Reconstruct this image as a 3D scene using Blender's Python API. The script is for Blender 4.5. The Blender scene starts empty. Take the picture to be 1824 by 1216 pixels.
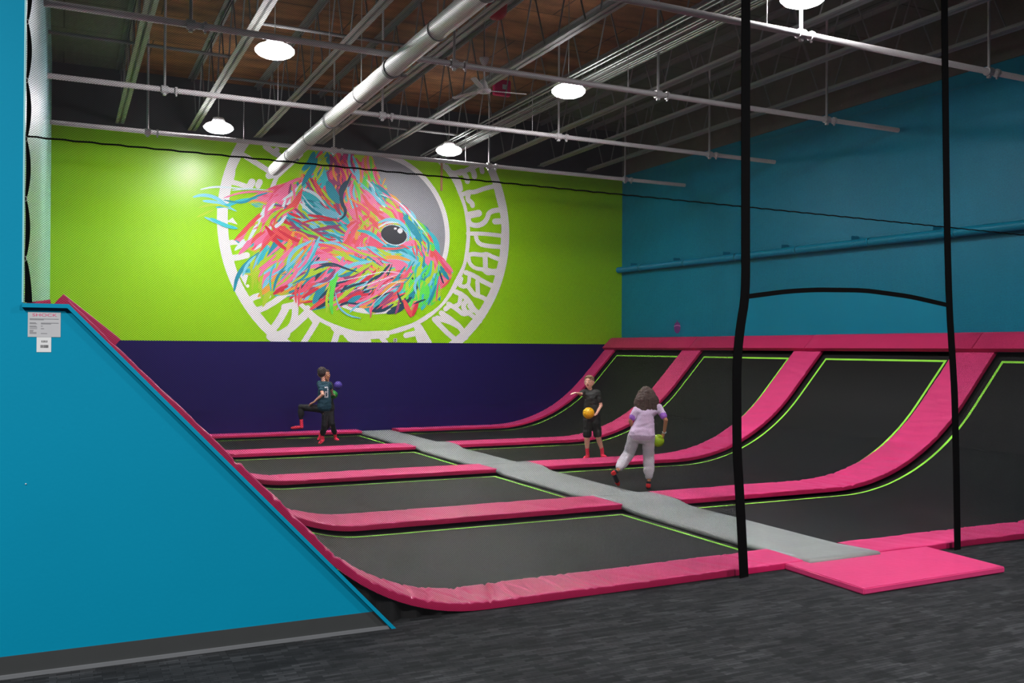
import bpy, bmesh, math, random
from mathutils import Vector, Matrix, noise
from mathutils.geometry import tessellate_polygon
R_ = random.Random(7)
C = bpy.context.scene.collection
PI = math.pi

# ------------------------------------------------------------------ room measures (metres)
D = 11.65            # back wall
W = 10.785           # right wall
LW = -0.17           # left wall
ZG = 5.267           # top of the painted walls
ZP = 1.705           # top of the purple padding
DECK = 6.23          # underside of roof deck

# ------------------------------------------------------------------ materials
def lin(c):
    return tuple((v/255/12.92) if v/255 <= 0.04045 else ((v/255+0.055)/1.055)**2.4 for v in c) + (1.0,)

def mat(name, rgb, rough=0.6, var=0.12, scale=6.0, bump=0.0, bscale=40.0, stretch=(1, 1, 1), metal=0.0, spec=0.5, sheen=0.0):
    m = bpy.data.materials.new(name); m.use_nodes = True
    nt = m.node_tree; N = nt.nodes; L = nt.links
    b = N['Principled BSDF']
    b.inputs['Roughness'].default_value = rough
    b.inputs['Metallic'].default_value = metal
    b.inputs['Specular IOR Level'].default_value = spec
    if sheen: b.inputs['Sheen Weight'].default_value = sheen
    tc = N.new('ShaderNodeTexCoord'); mp = N.new('ShaderNodeMapping')
    mp.inputs['Scale'].default_value = stretch
    L.new(tc.outputs['Object'], mp.inputs['Vector'])
    nz = N.new('ShaderNodeTexNoise'); nz.inputs['Scale'].default_value = scale; nz.inputs['Detail'].default_value = 4
    L.new(mp.outputs['Vector'], nz.inputs['Vector'])
    mx = N.new('ShaderNodeMix'); mx.data_type = 'RGBA'
    c = lin(rgb)
    mx.inputs['A'].default_value = tuple(v*(1-var) for v in c[:3]) + (1,)
    mx.inputs['B'].default_value = tuple(min(1, v*(1+var)) for v in c[:3]) + (1,)
    L.new(nz.outputs['Fac'], mx.inputs['Factor'])
    L.new(mx.outputs['Result'], b.inputs['Base Color'])
    if bump:
        n2 = N.new('ShaderNodeTexNoise'); n2.inputs['Scale'].default_value = bscale; n2.inputs['Detail'].default_value = 3
        L.new(mp.outputs['Vector'], n2.inputs['Vector'])
        bp = N.new('ShaderNodeBump'); bp.inputs['Strength'].default_value = bump; bp.inputs['Distance'].default_value = 0.02
        L.new(n2.outputs['Fac'], bp.inputs['Height']); L.new(bp.outputs['Normal'], b.inputs['Normal'])
    return m

def emit(name, rgb, s):
    m = bpy.data.materials.new(name); m.use_nodes = True
    nt = m.node_tree
    b = nt.nodes['Principled BSDF']
    b.inputs['Base Color'].default_value = lin(rgb)
    b.inputs['Emission Color'].default_value = lin(rgb)
    b.inputs['Emission Strength'].default_value = s
    return m

M = {}
M['pink'] = mat('pink_vinyl', (208, 60, 116), .38, .10, 3, .10, 22, spec=.45)
M['pink_side_shade'] = mat('pink_vinyl_shaded_edge', (176, 26, 80), .5, .12, 6, .10, 22, spec=.25)  # deeper pink paints in the shade on pad sides lit from above
M['pink_top'] = mat('pink_vinyl_faded', (188, 42, 92), .5, .10, 3, .08, 22, spec=.3)
M['grey_pad'] = mat('grey_vinyl', (136, 142, 140), .5, .08, 3, .15, 18, spec=.35)
M['mat_black'] = mat('woven_black_bed', (18, 19, 19), .56, .22, 2.2, .05, 90, spec=.3)
M['green_line'] = mat('lime_stitching', (150, 235, 70), .6, .08, 30)
M['blue'] = mat('blue_wall_paint', (0, 129, 163), .6, .04, 2.0, .03, 60, spec=.1)
M['blue_side'] = mat('blue_side_paint', (0, 122, 150), .42, .08, 1.2, .06, 14, stretch=(1, 1, .3), spec=.22)
M['teal_side'] = mat('pale_teal_gloss_paint', (140, 200, 205), .28, .10, 1.5, spec=.6)
M['green'] = mat('lime_wall_paint', (148, 208, 8), .33, .04, 1.0, .03, 30, spec=.5)
M['purple'] = mat('purple_wall_pad', (20, 7, 78), .6, .06, 3, spec=.25)
M['block'] = mat('bare_dark_block', (58, 60, 63), .85, .35, 2.5)
M['block_side'] = mat('bare_brown_block', (92, 88, 82), .85, .3, 2.5)
M['base'] = mat('charcoal_cove_base', (52, 55, 56), .55, .06, 8)
M['base_lip'] = mat('charcoal_cove_lip', (105, 108, 112), .45, .06, 8)
M['steel'] = mat('grey_painted_steel', (138, 140, 136), .5, .12, 5)
M['steel_dark'] = mat('dull_steel', (112, 113, 112), .55, .15, 5)
M['pipe'] = mat('white_painted_pipe', (168, 166, 166), .45, .08, 6)
M['duct'] = mat('white_duct_paint', (205, 204, 200), .45, .07, 4)
M['conduit'] = mat('galvanised_conduit', (165, 172, 168), .35, .1, 8, metal=.6)
M['white'] = mat('white_plastic', (205, 203, 205), .45, .05, 8)
M['black'] = mat('black_webbing', (5, 5, 6), .9, .15, 40, spec=.1)
M['net'] = mat('black_net_cord', (24, 24, 26), .8, .1, 40, spec=.2)
M['dark'] = mat('dark_void', (9, 9, 10), .9, .2, 5)
M['skirt'] = mat('black_skirt_cloth', (16, 16, 18), .8, .2, 10)
M['paper'] = mat('glossy_grey_notice', (176, 178, 182), .3, .04, 20)
M['paper_white'] = mat('white_notice_paper', (205, 208, 210), .4, .03, 20)
M['ink'] = mat('grey_print', (95, 96, 102), .6, .1, 30)
M['ink_dark'] = mat('dark_print', (45, 45, 48), .6, .1, 30)
M['ink_pink'] = mat('pink_print', (196, 60, 110), .5, .1, 30)
def lens_material():
    # LED lens: strongest straight down, weaker toward the horizon
    m = bpy.data.materials.new('led_lens'); m.use_nodes = True
    nt = m.node_tree; N = nt.nodes; L = nt.links; b = N['Principled BSDF']
    b.inputs['Base Color'].default_value = (.9, .9, .9, 1); b.inputs['Emission Color'].default_value = lin((255, 250, 253))
    g = N.new('ShaderNodeNewGeometry'); s = N.new('ShaderNodeSeparateXYZ'); L.new(g.outputs['Incoming'], s.inputs['Vector'])
    a = N.new('ShaderNodeMath'); a.operation = 'MULTIPLY'; a.inputs[1].default_value = -1; a.use_clamp = True; L.new(s.outputs['Z'], a.inputs[0])
    p = N.new('ShaderNodeMath'); p.operation = 'POWER'; p.inputs[1].default_value = .6; L.new(a.outputs['Value'], p.inputs[0])
    k = N.new('ShaderNodeMath'); k.operation = 'MULTIPLY_ADD'; k.inputs[1].default_value = 400.0; k.inputs[2].default_value = 20.0; L.new(p.outputs['Value'], k.inputs[0])
    L.new(k.outputs['Value'], b.inputs['Emission Strength'])
    return m
M['lens'] = lens_material()
M['red'] = mat('red_plastic', (150, 14, 34), .5, .1, 6)
M['magenta'] = mat('magenta_card', (205, 24, 98), .6, .1, 6)
M['wood'] = mat('pale_timber', (190, 140, 105), .7, .15, 8)
M['acorn'] = mat('purple_decal', (125, 30, 125), .5, .05, 8)
M['acorn_line'] = mat('pink_decal_line', (225, 130, 190), .5, .05, 8)

def carpet_material():
    m = bpy.data.materials.new('charcoal_streak_carpet'); m.use_nodes = True
    nt = m.node_tree; N = nt.nodes; L = nt.links; b = N['Principled BSDF']
    b.inputs['Roughness'].default_value = .95; b.inputs['Specular IOR Level'].default_value = .15
    tc = N.new('ShaderNodeTexCoord')
    nz = N.new('ShaderNodeTexNoise'); nz.inputs['Scale'].default_value = 9; nz.inputs['Detail'].default_value = 2
    L.new(tc.outputs['Object'], nz.inputs['Vector'])
    wob = N.new('ShaderNodeVectorMath'); wob.operation = 'SCALE'; wob.inputs['Scale'].default_value = .012; L.new(nz.outputs['Color'], wob.inputs[0])
    add = N.new('ShaderNodeVectorMath'); L.new(tc.outputs['Object'], add.inputs[0]); L.new(wob.outputs['Vector'], add.inputs[1])
    def bricks(w, h, off, c1, c2, mortar):
        k = N.new('ShaderNodeTexBrick'); L.new(add.outputs['Vector'], k.inputs['Vector'])
        k.offset = off; k.inputs['Scale'].default_value = 1; k.inputs['Brick Width'].default_value = w; k.inputs['Row Height'].default_value = h
        k.inputs['Mortar Size'].default_value = mortar; k.inputs['Mortar Smooth'].default_value = .6
        k.inputs['Color1'].default_value = (c1, c1, c1, 1); k.inputs['Color2'].default_value = (c2, c2, c2, 1); k.inputs['Mortar'].default_value = (.12, .12, .12, 1)
        return k
    fine = bricks(.10, .027, .37, .22, 1.0, .002); big = bricks(.31, .13, .43, .42, 1.0, 0); mid = bricks(.17, .039, .29, .5, 1.0, 0)
    def mul(p, q):
        x = N.new('ShaderNodeMath'); x.operation = 'MULTIPLY'; L.new(p, x.inputs[0]); L.new(q, x.inputs[1]); return x.outputs['Value']
    mp = N.new('ShaderNodeMapping'); mp.inputs['Scale'].default_value = (4, 90, 1); L.new(tc.outputs['Object'], mp.inputs['Vector'])
    ns = N.new('ShaderNodeTexNoise'); ns.inputs['Scale'].default_value = 1; ns.inputs['Detail'].default_value = 3; L.new(mp.outputs['Vector'], ns.inputs['Vector'])
    rr = N.new('ShaderNodeValToRGB'); rr.color_ramp.elements[0].position = .36; rr.color_ramp.elements[0].color = (.62, .62, .62, 1); rr.color_ramp.elements[1].position = .6
    L.new(ns.outputs['Fac'], rr.inputs['Fac'])
    f = mul(mul(fine.outputs['Color'], big.outputs['Color']), mid.outputs['Color'])
    f = mul(f, rr.outputs['Color'])
    mx = N.new('ShaderNodeMix'); mx.data_type = 'RGBA'
    mx.inputs['A'].default_value = lin((19, 21, 23)); mx.inputs['B'].default_value = lin((70, 72, 75))
    L.new(f, mx.inputs['Factor']); L.new(mx.outputs['Result'], b.inputs['Base Color'])
    n2 = N.new('ShaderNodeTexNoise'); n2.inputs['Scale'].default_value = 300; L.new(tc.outputs['Object'], n2.inputs['Vector'])
    bp = N.new('ShaderNodeBump'); bp.inputs['Strength'].default_value = .3; bp.inputs['Distance'].default_value = .01
    L.new(n2.outputs['Fac'], bp.inputs['Height']); L.new(bp.outputs['Normal'], b.inputs['Normal'])
    return m
M['carpet'] = carpet_material()

def deck_material():
    m = bpy.data.materials.new('plywood_and_insulation_deck'); m.use_nodes = True
    nt = m.node_tree; N = nt.nodes; L = nt.links; b = N['Principled BSDF']
    b.inputs['Roughness'].default_value = .85
    tc = N.new('ShaderNodeTexCoord')
    nz = N.new('ShaderNodeTexNoise'); nz.inputs['Scale'].default_value = 1.1; nz.inputs['Detail'].default_value = 6
    mp = N.new('ShaderNodeMapping'); mp.inputs['Scale'].default_value = (1, 3.2, 1)
    L.new(tc.outputs['Object'], mp.inputs['Vector']); L.new(mp.outputs['Vector'], nz.inputs['Vector'])
    ply = N.new('ShaderNodeValToRGB')
    ply.color_ramp.elements[0].position = .3; ply.color_ramp.elements[0].color = lin((76, 48, 28))
    ply.color_ramp.elements[1].position = .7; ply.color_ramp.elements[1].color = lin((148, 100, 60))
    L.new(nz.outputs['Fac'], ply.inputs['Fac'])
    ins = N.new('ShaderNodeValToRGB')
    ins.color_ramp.elements[0].color = lin((74, 82, 70)); ins.color_ramp.elements[1].color = lin((106, 112, 100))
    L.new(nz.outputs['Fac'], ins.inputs['Fac'])
    sx = N.new('ShaderNodeSeparateXYZ'); L.new(tc.outputs['Object'], sx.inputs['Vector'])
    mr = N.new('ShaderNodeMapRange'); mr.inputs['From Min'].default_value = -10; mr.inputs['From Max'].default_value = 20
    L.new(sx.outputs['X'], mr.inputs['Value'])
    zone = N.new('ShaderNodeValToRGB'); zone.color_ramp.interpolation = 'CONSTANT'
    e = zone.color_ramp.elements
    e[0].position = 0; e[0].color = (1, 1, 1, 1)
    e[1].position = (0.86+10)/30; e[1].color = (0, 0, 0, 1)
    k = e.new((7.7+10)/30); k.color = (1, 1, 1, 1)
    L.new(mr.outputs['Result'], zone.inputs['Fac'])
    mx = N.new('ShaderNodeMix'); mx.data_type = 'RGBA'
    L.new(zone.outputs['Color'], mx.inputs['Factor']); L.new(ply.outputs['Color'], mx.inputs['A']); L.new(ins.outputs['Color'], mx.inputs['B'])
    br = N.new('ShaderNodeTexBrick'); br.inputs['Scale'].default_value = 1
    br.inputs['Brick Width'].default_value = 2.44; br.inputs['Row Height'].default_value = 1.22; br.inputs['Mortar Size'].default_value = .012
    br.inputs['Color1'].default_value = (1, 1, 1, 1); br.inputs['Color2'].default_value = (.78, .78, .78, 1); br.inputs['Mortar'].default_value = (.25, .25, .25, 1)
    L.new(tc.outputs['Object'], br.inputs['Vector'])
    mm = N.new('ShaderNodeMix'); mm.data_type = 'RGBA'; mm.blend_type = 'MULTIPLY'; mm.inputs['Factor'].default_value = 1
    L.new(mx.outputs['Result'], mm.inputs['A']); L.new(br.outputs['Color'], mm.inputs['B'])
    L.new(mm.outputs['Result'], b.inputs['Base Color'])
    return m
M['deck'] = deck_material()

# ------------------------------------------------------------------ mesh helpers
def obj(name, bm, m, parent=None, smooth=False, kind=None):
    me = bpy.data.meshes.new(name); bm.normal_update(); bm.to_mesh(me); bm.free()
    if smooth:
        for p in me.polygons: p.use_smooth = True
    o = bpy.data.objects.new(name, me); C.objects.link(o)
    for x in (m if isinstance(m, (list, tuple)) else [m]): me.materials.append(x)
    if parent:
        o.parent = parent; o.matrix_parent_inverse = Matrix.Translation(-parent.location)
    if kind: o['kind'] = kind
    return o

def struct(name, bm, m, parent=None):
    o = obj(name, bm, m, parent)
    if not parent: o['kind'] = 'structure'
    return o

def tag(o, label, cat, group=None):
    o['label'] = label; o['category'] = cat
    if group: o['group'] = group
    return o

def thing(name, label, cat, loc, group=None):
    o = bpy.data.objects.new(name, None); C.objects.link(o); o.location = loc
    o.empty_display_size = .1
    return tag(o, label, cat, group)

def bm_new(): return bmesh.new()

def add_box(bm, x0, x1, y0, y1, z0, z1, bev=0.0):
    r = bmesh.ops.create_cube(bm, size=1.0)
    v = r['verts']
    bmesh.ops.scale(bm, vec=(x1-x0, y1-y0, z1-z0), verts=v)
    bmesh.ops.translate(bm, vec=((x0+x1)/2, (y0+y1)/2, (z0+z1)/2), verts=v)
    if bev:
        es = list({e for q in v for e in q.link_edges})
        bmesh.ops.bevel(bm, geom=es, offset=bev, segments=2, affect='EDGES')
    return bm

def frame_of(d):
    d = d.normalized()
    a = Vector((0, 0, 1)) if abs(d.z) < .9 else Vector((1, 0, 0))
    s = d.cross(a).normalized(); return s, s.cross(d).normalized()

def add_tube(bm, pts, r, seg=10, caps=True):
    pts = [Vector(p) for p in pts]; rings = []
    for i, p in enumerate(pts):
        d = (pts[min(i+1, len(pts)-1)] - pts[max(i-1, 0)])
        s, u = frame_of(d); rr = r[i] if isinstance(r, (list, tuple)) else r
        rings.append([bm.verts.new(p + s*math.cos(2*PI*k/seg)*rr + u*math.sin(2*PI*k/seg)*rr) for k in range(seg)])
    for a, b in zip(rings, rings[1:]):
        for k in range(seg): bm.faces.new((a[k], a[(k+1) % seg], b[(k+1) % seg], b[k]))
    if caps:
        bm.faces.new(rings[0]); bm.faces.new(list(reversed(rings[-1])))
    return bm

def add_lathe(bm, prof, c, seg=28):
    c = Vector(c); rings = []
    for r, z in prof:
        rings.append([bm.verts.new(c + Vector((math.cos(2*PI*k/seg)*max(r, .0005), math.sin(2*PI*k/seg)*max(r, .0005), z))) for k in range(seg)])
    for a, b in zip(rings, rings[1:]):
        for k in range(seg): bm.faces.new((a[k], a[(k+1) % seg], b[(k+1) % seg], b[k]))
    bm.faces.new(rings[0]); bm.faces.new(list(reversed(rings[-1])))
    bmesh.ops.recalc_face_normals(bm, faces=bm.faces)
    return bm

def add_prism_xz(bm, poly, y0, y1):
    """polygon in the x-z plane, extruded from y0 to y1"""
    a = [bm.verts.new((x, y0, z)) for x, z in poly]; b = [bm.verts.new((x, y1, z)) for x, z in poly]
    tri = tessellate_polygon([[Vector((x, z, 0)) for x, z in poly]])
    for t in tri:
        bm.faces.new([a[i] for i in t]); bm.faces.new([b[i] for i in reversed(t)])
    n = len(poly)
    for i in range(n): bm.faces.new((a[i], a[(i+1) % n], b[(i+1) % n], b[i]))
    bmesh.ops.recalc_face_normals(bm, faces=bm.faces)
    return bm

def add_flat_xz(bm, poly, y):
    v = [bm.verts.new((x, y, z)) for x, z in poly]
    for t in tessellate_polygon([[Vector((x, z, 0)) for x, z in poly]]):
        try: bm.faces.new([v[i] for i in t])
        except ValueError: pass
    return bm

def add_ribbon_xz(bm, pts, w, y, cap=True):
    """flat painted stroke of even width with round ends, in a plane y = const"""
    P = [Vector((p[0], p[1])) for p in pts]; n = len(P); lft, rgt = [], []
    for i in range(n):
        d = (P[min(i+1, n-1)] - P[max(i-1, 0)]).normalized(); q = Vector((-d.y, d.x))*w/2
        lft.append(P[i]+q); rgt.append(P[i]-q)
    v = lambda a: bm.verts.new((a.x, y, a.y))
    Lv = [v(a) for a in lft]; Rv = [v(a) for a in rgt]
    for i in range(n-1): bm.faces.new((Lv[i], Lv[i+1], Rv[i+1], Rv[i]))
    if cap:
        for i, s in ((0, -1), (n-1, 1)):
            d = ((P[1]-P[0]) if i == 0 else (P[-1]-P[-2])).normalized()*s
            q = Vector((-d.y, d.x))
            bm.faces.new([v(P[i] + (q*math.cos(a) + d*math.sin(a))*w/2) for a in [PI*k/6 for k in range(7)]])
    return bm

def resample(pts, step):
    pts = [Vector(p) for p in pts]; out = [pts[0]]
    for a, b in zip(pts, pts[1:]):
        n = max(1, int(round((b-a).length/step)))
        for k in range(1, n+1): out.append(a.lerp(b, k/n))
    return out

def smooth_path(pts, k=2):
    for _ in range(k):
        out = [pts[0]]
        for a, b in zip(pts, pts[1:]): out += [a.lerp(b, .25), a.lerp(b, .75)]
        pts = out + [pts[-1]]
    return pts

# ------------------------------------------------------------------ curved slope profiles (x, z) of the padding underside
def right_profile(b, x_from=5.645, z_to=1.60):
    x0, Rr, sl = 7.70, 2.87, math.atan(1.06)
    p = [(x_from, b), (x0, b)]
    for k in range(1, 17):
        a = sl*k/16; p.append((x0+Rr*math.sin(a), b+Rr*(1-math.cos(a))))
    xe, ze = p[-1]; p.append((xe+(z_to-ze)/1.06, z_to)); return p

def left_profile(b, x_to=4.95, z_from=1.80):
    t, sl = .60, math.atan(1.026); xr = 1.752-b/1.026; x0 = xr+t; Rr = t/math.tan(sl/2); p = [(x_to, b), (x0, b)]
    for k in range(1, 15):
        a = sl*k/14; p.append((x0-Rr*math.sin(a), b+Rr*(1-math.cos(a))))
    xe, ze = p[-1]; p.append((xe-(z_from-ze)/1.026, z_from)); return list(reversed(p))

def path_frames(prof, step):
    P = resample([(x, z, 0) for x, z in prof], step); out = []
    s = 0.0
    for i, p in enumerate(P):
        d = (P[min(i+1, len(P)-1)]-P[max(i-1, 0)]).normalized()
        d0 = (P[i]-P[i-1]).normalized() if i else d
        d1 = (P[i+1]-P[i]).normalized() if i < len(P)-1 else d
        if i: s += (P[i]-P[i-1]).length
        out.append((p.x, p.y, -d.y, d.x, s, max(0, min(1, (d0.cross(d1).z)*20))))
    return out

def sweep_pad(name, prof, y0, y1, th, m, parent=None, step=.03, crease=.004, seed=0, curve_crease=.02, bow=.0015, skew0=0, skew1=0, folds=(), yshift=(0, 0)):
    F = path_frames(prof, step); bm = bm_new(); w = y1-y0; rc = min(.007, th*.2)
    nv = 12
    sec = [(0, 0)] + [(0, th-rc), (rc*.3, th-rc*.3)]
    sec += [(rc+(w-2*rc)*k/nv, th) for k in range(nv+1)]
    sec += [(w-rc*.3, th-rc*.3), (w, th-rc), (w, 0)]
    rings = []; total = F[-1][4]
    for x, z, nx, nz, s, cv in F:
        ring = []
        for v, h in sec:
            top = min(1, max(0, (h-th*.3)/(th*.7)))
            e = 1-abs(2*v/w-1)**4
            t = noise.noise(Vector((s*1.6, v*1.2, seed*3.1)))*crease
            t += max(0, noise.noise(Vector((s*7+v*3, v*.8, seed*5.7+9)))-.12)*-(crease*2.2+curve_crease*min(1, cv*14))
            for fs, slant, curl, dep, fw_ in folds:
                q = (s-fs-slant*(v-w/2)-curl*(v-w/2)**2)/fw_
                if abs(q) < 3: t += dep*(-math.exp(-q*q)+.55*math.exp(-(q-1.6)**2))*min(1, .35+1.1*abs(noise.noise(Vector((fs*3, v*2.3, 1.7)))*2))
            hh = h + top*(t + bow*e)
            yy = y0+v + yshift[0]+(yshift[1]-yshift[0])*min(1, max(0, (s-2.2)/(total-2.2))) + noise.noise(Vector((s*2.2, 4.4, seed)))*.004*(1 if v > w/2 else -1)
            off = (skew0*(v/w) if s < .6 else 0)*(1-s/.6 if s < .6 else 0) + (skew1*(v/w) if total-s < .6 else 0)*(1-(total-s)/.6 if total-s < .6 else 0)
            ring.append(bm.verts.new((x+nx*hh+off, yy, z+nz*hh)))
        rings.append(ring)
    n = len(sec)
    side = isinstance(m, list)
    for a, b in zip(rings, rings[1:]):
        for k in range(n):
            q = bm.faces.new((a[k], a[(k+1) % n], b[(k+1) % n], b[k]))
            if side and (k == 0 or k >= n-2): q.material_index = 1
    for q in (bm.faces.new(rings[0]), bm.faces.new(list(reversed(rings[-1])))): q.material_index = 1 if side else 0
    bmesh.ops.recalc_face_normals(bm, faces=bm.faces)
    return sharp_by_angle(obj(name, bm, m, parent, smooth=True), 38)

def random_folds(seed, s0, s1, gap, dep, width=.013, slant=.35):
    rg = random.Random(seed); s = s0; out = []
    while s < s1:
        s += rg.uniform(.4, 1.6)*gap; out.append((s, rg.uniform(-slant, slant), rg.uniform(-.5, .5), dep*rg.uniform(.4, 1.2), width*rg.uniform(.8, 1.7)))
    return out

def sharp_by_angle(o, deg=40):
    bm = bm_new(); bm.from_mesh(o.data)
    for e in bm.edges:
        if len(e.link_faces) == 2 and e.calc_face_angle() > math.radians(deg): e.smooth = False
    bm.to_mesh(o.data); bm.free()
    return o
# ================================================================== THE SETTING
b = bm_new(); add_box(b, -9, 17, -13, .03, -.06, 0); struct('floor', b, M['carpet'])
b = bm_new(); add_box(b, LW-.1, W+.1, .031, D+.2, -.12, -.03); struct('floor_court', b, M['dark'])
b = bm_new(); add_box(b, -9, 17, -13, D+.2, DECK, DECK+.15); struct('ceiling', b, M['deck'])
# back wall: lime paint, purple padding below, bare block above
b = bm_new(); add_box(b, LW-.2, W+.2, D, D+.2, 0, DECK); struct('wall_back', b, M['green'])
b = bm_new(); add_box(b, LW-.02, W, D-.035, D-.0005, 0, ZP); struct('wall_back_padding', b, M['purple'])
b = bm_new(); add_box(b, LW-.02, W, D-.035, D-.0005, ZG, DECK); struct('wall_back_upper', b, M['block'])
b = bm_new(); add_box(b, W, W+.2, -13, D+.2, 0, DECK); struct('wall_right', b, M['blue_side'])
b = bm_new(); add_box(b, W-.03, W-.0005, -13, D-.035, 5.30, DECK); struct('wall_right_upper', b, M['block_side'])
b = bm_new(); add_box(b, LW-.1, LW, -.066, D, 0, DECK); struct('wall_left', b, M['teal_side'])
# front partition with the sloping knee wall
knee = [(-9, 0), (1.725, 0), (.031, 1.80), (LW, 1.80), (LW, DECK), (-9, DECK)]
b = bm_new(); add_prism_xz(b, knee, -.13, -.077); struct('wall_front', b, M['blue'])
b = bm_new(); add_prism_xz(b, [(-9, .004), (1.70, .004), (1.61, .104), (-9, .104)], -.138, -.1305)
o = struct('baseboard_front', b, M['base'])
b = bm_new(); add_prism_xz(b, [(-9, .0), (1.70, .0), (1.69, .018), (-9, .018)], -.152, -.1385); struct('baseboard_lip', b, M['base_lip'], o)
# cap trim along the knee wall
cap = [(LW-.002, 1.788), (.026, 1.788), (1.711, -.002), (1.738, -.002), (.033, 1.808), (LW-.002, 1.808)]
b = bm_new(); add_prism_xz(b, cap, -.158, -.073); struct('trim_1', b, M['blue'])
b = bm_new(); add_box(b, LW-.004, LW+.003, -.132, -.064, 1.813, DECK); struct('trim_2', b, M['teal_side'])

# ================================================================== PADDING AND TRAMPOLINE BEDS
STRIPS = [(2.48, 3.06), (5.39, 5.96), (8.33, 8.88)]
where = ['first from the entry', 'second from the entry', 'third from the entry']
for i, (y0, y1) in enumerate(STRIPS):
    o = sweep_pad('padding_strip', left_profile(.04), y0, y1, .05, [M['pink'], M['pink_side_shade']], seed=i+1, folds=random_folds(i+1, 1.5, 3.4, .2, .004))
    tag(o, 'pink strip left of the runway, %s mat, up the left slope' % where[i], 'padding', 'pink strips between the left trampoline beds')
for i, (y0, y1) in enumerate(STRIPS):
    o = sweep_pad('padding_strip', right_profile(.04), y0, y1, .05, [M['pink'], M['pink_side_shade']], seed=i+11, folds=random_folds(i+11, 1.6, 5.2, .13, .0055, .018, .25))
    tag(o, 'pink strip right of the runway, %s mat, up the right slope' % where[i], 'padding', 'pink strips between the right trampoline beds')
o = sweep_pad('padding_strip', left_profile(.045), D-.42, D-.04, .045, [M['pink'], M['pink_side_shade']], seed=31, crease=.003)
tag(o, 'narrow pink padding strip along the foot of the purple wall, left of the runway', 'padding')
o = sweep_pad('padding_strip', right_profile(.045), D-.42, D-.04, .045, [M['pink'], M['pink_side_shade']], seed=32, crease=.003)
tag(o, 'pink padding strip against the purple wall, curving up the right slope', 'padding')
o = sweep_pad('front_padding', left_profile(.004, 4.945), .0, .41, .05, [M['pink'], M['pink_side_shade']], seed=41, crease=.006, curve_crease=.02, step=.012, yshift=(-.055, .015), folds=random_folds(5, 1.1, 3.9, .11, .012, .012, .5)+random_folds(6, 3.9, 5.6, .3, .007, .016, .4))
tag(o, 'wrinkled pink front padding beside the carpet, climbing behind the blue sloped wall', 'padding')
o = sweep_pad('front_padding', right_profile(.004, 5.66), .012, .40, .05, [M['pink'], M['pink_side_shade']], seed=42, crease=.005, curve_crease=.03, folds=random_folds(8, .8, 5, .3, .007))
tag(o, 'pink front padding beside the carpet right of the entry mat', 'padding')

# top padding against the side walls, one length per bay
bays = [(-.045, 2.75), (2.76, 5.68), (5.69, 8.60), (8.61, D-.04)]
names = ['nearest the entry', 'second from the entry', 'third from the entry', 'in the far corner']
def norm_off(prof, d):
    return [(x+nx*d, z+nz*d) for x, z, nx, nz, s, c in path_frames(prof, 5)]
rt = [(10.318, 1.592), (10.500, 1.772), (10.512, 1.780), (10.526, 1.783), (W-.005, 1.784)]
for (y0, y1), w in zip(bays, names):
    o = sweep_pad('top_padding', rt, y0, y1, .06, [M['pink_top'], M['pink_side_shade']], seed=int(y0*7)+60, crease=.004, curve_crease=0, step=.04)
    tag(o, 'pink top padding along the blue right wall, length %s' % w, 'padding', 'top padding on the right wall')
lt = [(-.036, 1.81), (.233, 1.585)]
for (y0, y1), w in zip(bays, names):
    o = sweep_pad('top_padding', lt, y0, y1, .07, [M['pink_top'], M['pink_side_shade']], seed=int(y0*7)+80, crease=.004, curve_crease=0, step=.04)
    tag(o, 'pink top padding over the left slope, length %s' % w, 'padding', 'top padding on the left wall')

o = sweep_pad('ledge_padding', [(LW+.018, 1.78), (-.045, 1.80)], -.05, D-.04, .035, [M['pink_top'], M['pink_side_shade']], seed=99, crease=.004, curve_crease=0, step=.03)
tag(o, 'dark pink ledge padding between the left wall and the top of the left slope', 'padding')

def ribbon_on(bm, fr, ya, yb, off):
    prev = None
    for x, z, nx, nz, s, c in fr:
        a = bm.verts.new((x+nx*off, ya, z+nz*off)); d = bm.verts.new((x+nx*off, yb, z+nz*off))
        if prev: bm.faces.new((prev[0], a, d, prev[1]))
        prev = (a, d)

def slice_frames(fr, s0, s1):
    def at_s(s):
        for p, q in zip(fr, fr[1:]):
            if p[4] <= s <= q[4]:
                t = (s-p[4])/(q[4]-p[4]); return tuple(a+(c-a)*t for a, c in zip(p, q))
        return fr[-1] if s > 0 else fr[0]
    return [at_s(s0)] + [f for f in fr if s0 < f[4] < s1] + [at_s(s1)]

def trampoline(prof, y0, y1, label, group, s_in, near):
    """y0..y1: clear opening between the padding strips"""
    x, z = prof[len(prof)//2]
    t = thing('trampoline_bed', label, 'trampoline', (5.3, (y0+y1)/2, 0), group)
    o = sweep_pad('jumping_mat', prof, y0-.12, y1+.12, .006, M['mat_black'], t, step=.06, crease=0, curve_crease=0, bow=0)
    fr = path_frames(prof, .04); total = fr[-1][4]
    a, c = s_in; bm = bm_new(); q = slice_frames(fr, a, total-c); hw = .034
    ya, yb = y0+near, y1-.10
    ribbon_on(bm, q, ya, ya+hw, .009); ribbon_on(bm, q, yb-hw, yb, .009)
    ribbon_on(bm, slice_frames(fr, a, a+.034), ya, yb, .0092); ribbon_on(bm, slice_frames(fr, total-c-.034, total-c), ya, yb, .0092)
    bmesh.ops.recalc_face_normals(bm, faces=bm.faces)
    obj('edge_stitching', bm, M['green_line'], t)
    return t
edges = [(.37, 2.48), (3.06, 5.39), (5.96, 8.33), (8.88, D-.42)]
row = ['nearest the carpet', 'in the second row from the carpet', 'in the third row from the carpet', 'in the far row by the purple wall']
for (y0, y1), r in zip(edges, row):
    trampoline(norm_off(left_profile(.04, 5.0), -.036), y0, y1, 'black trampoline bed left of the grey runway, %s' % r, 'left trampoline beds', (.35, .12), .03)
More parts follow.
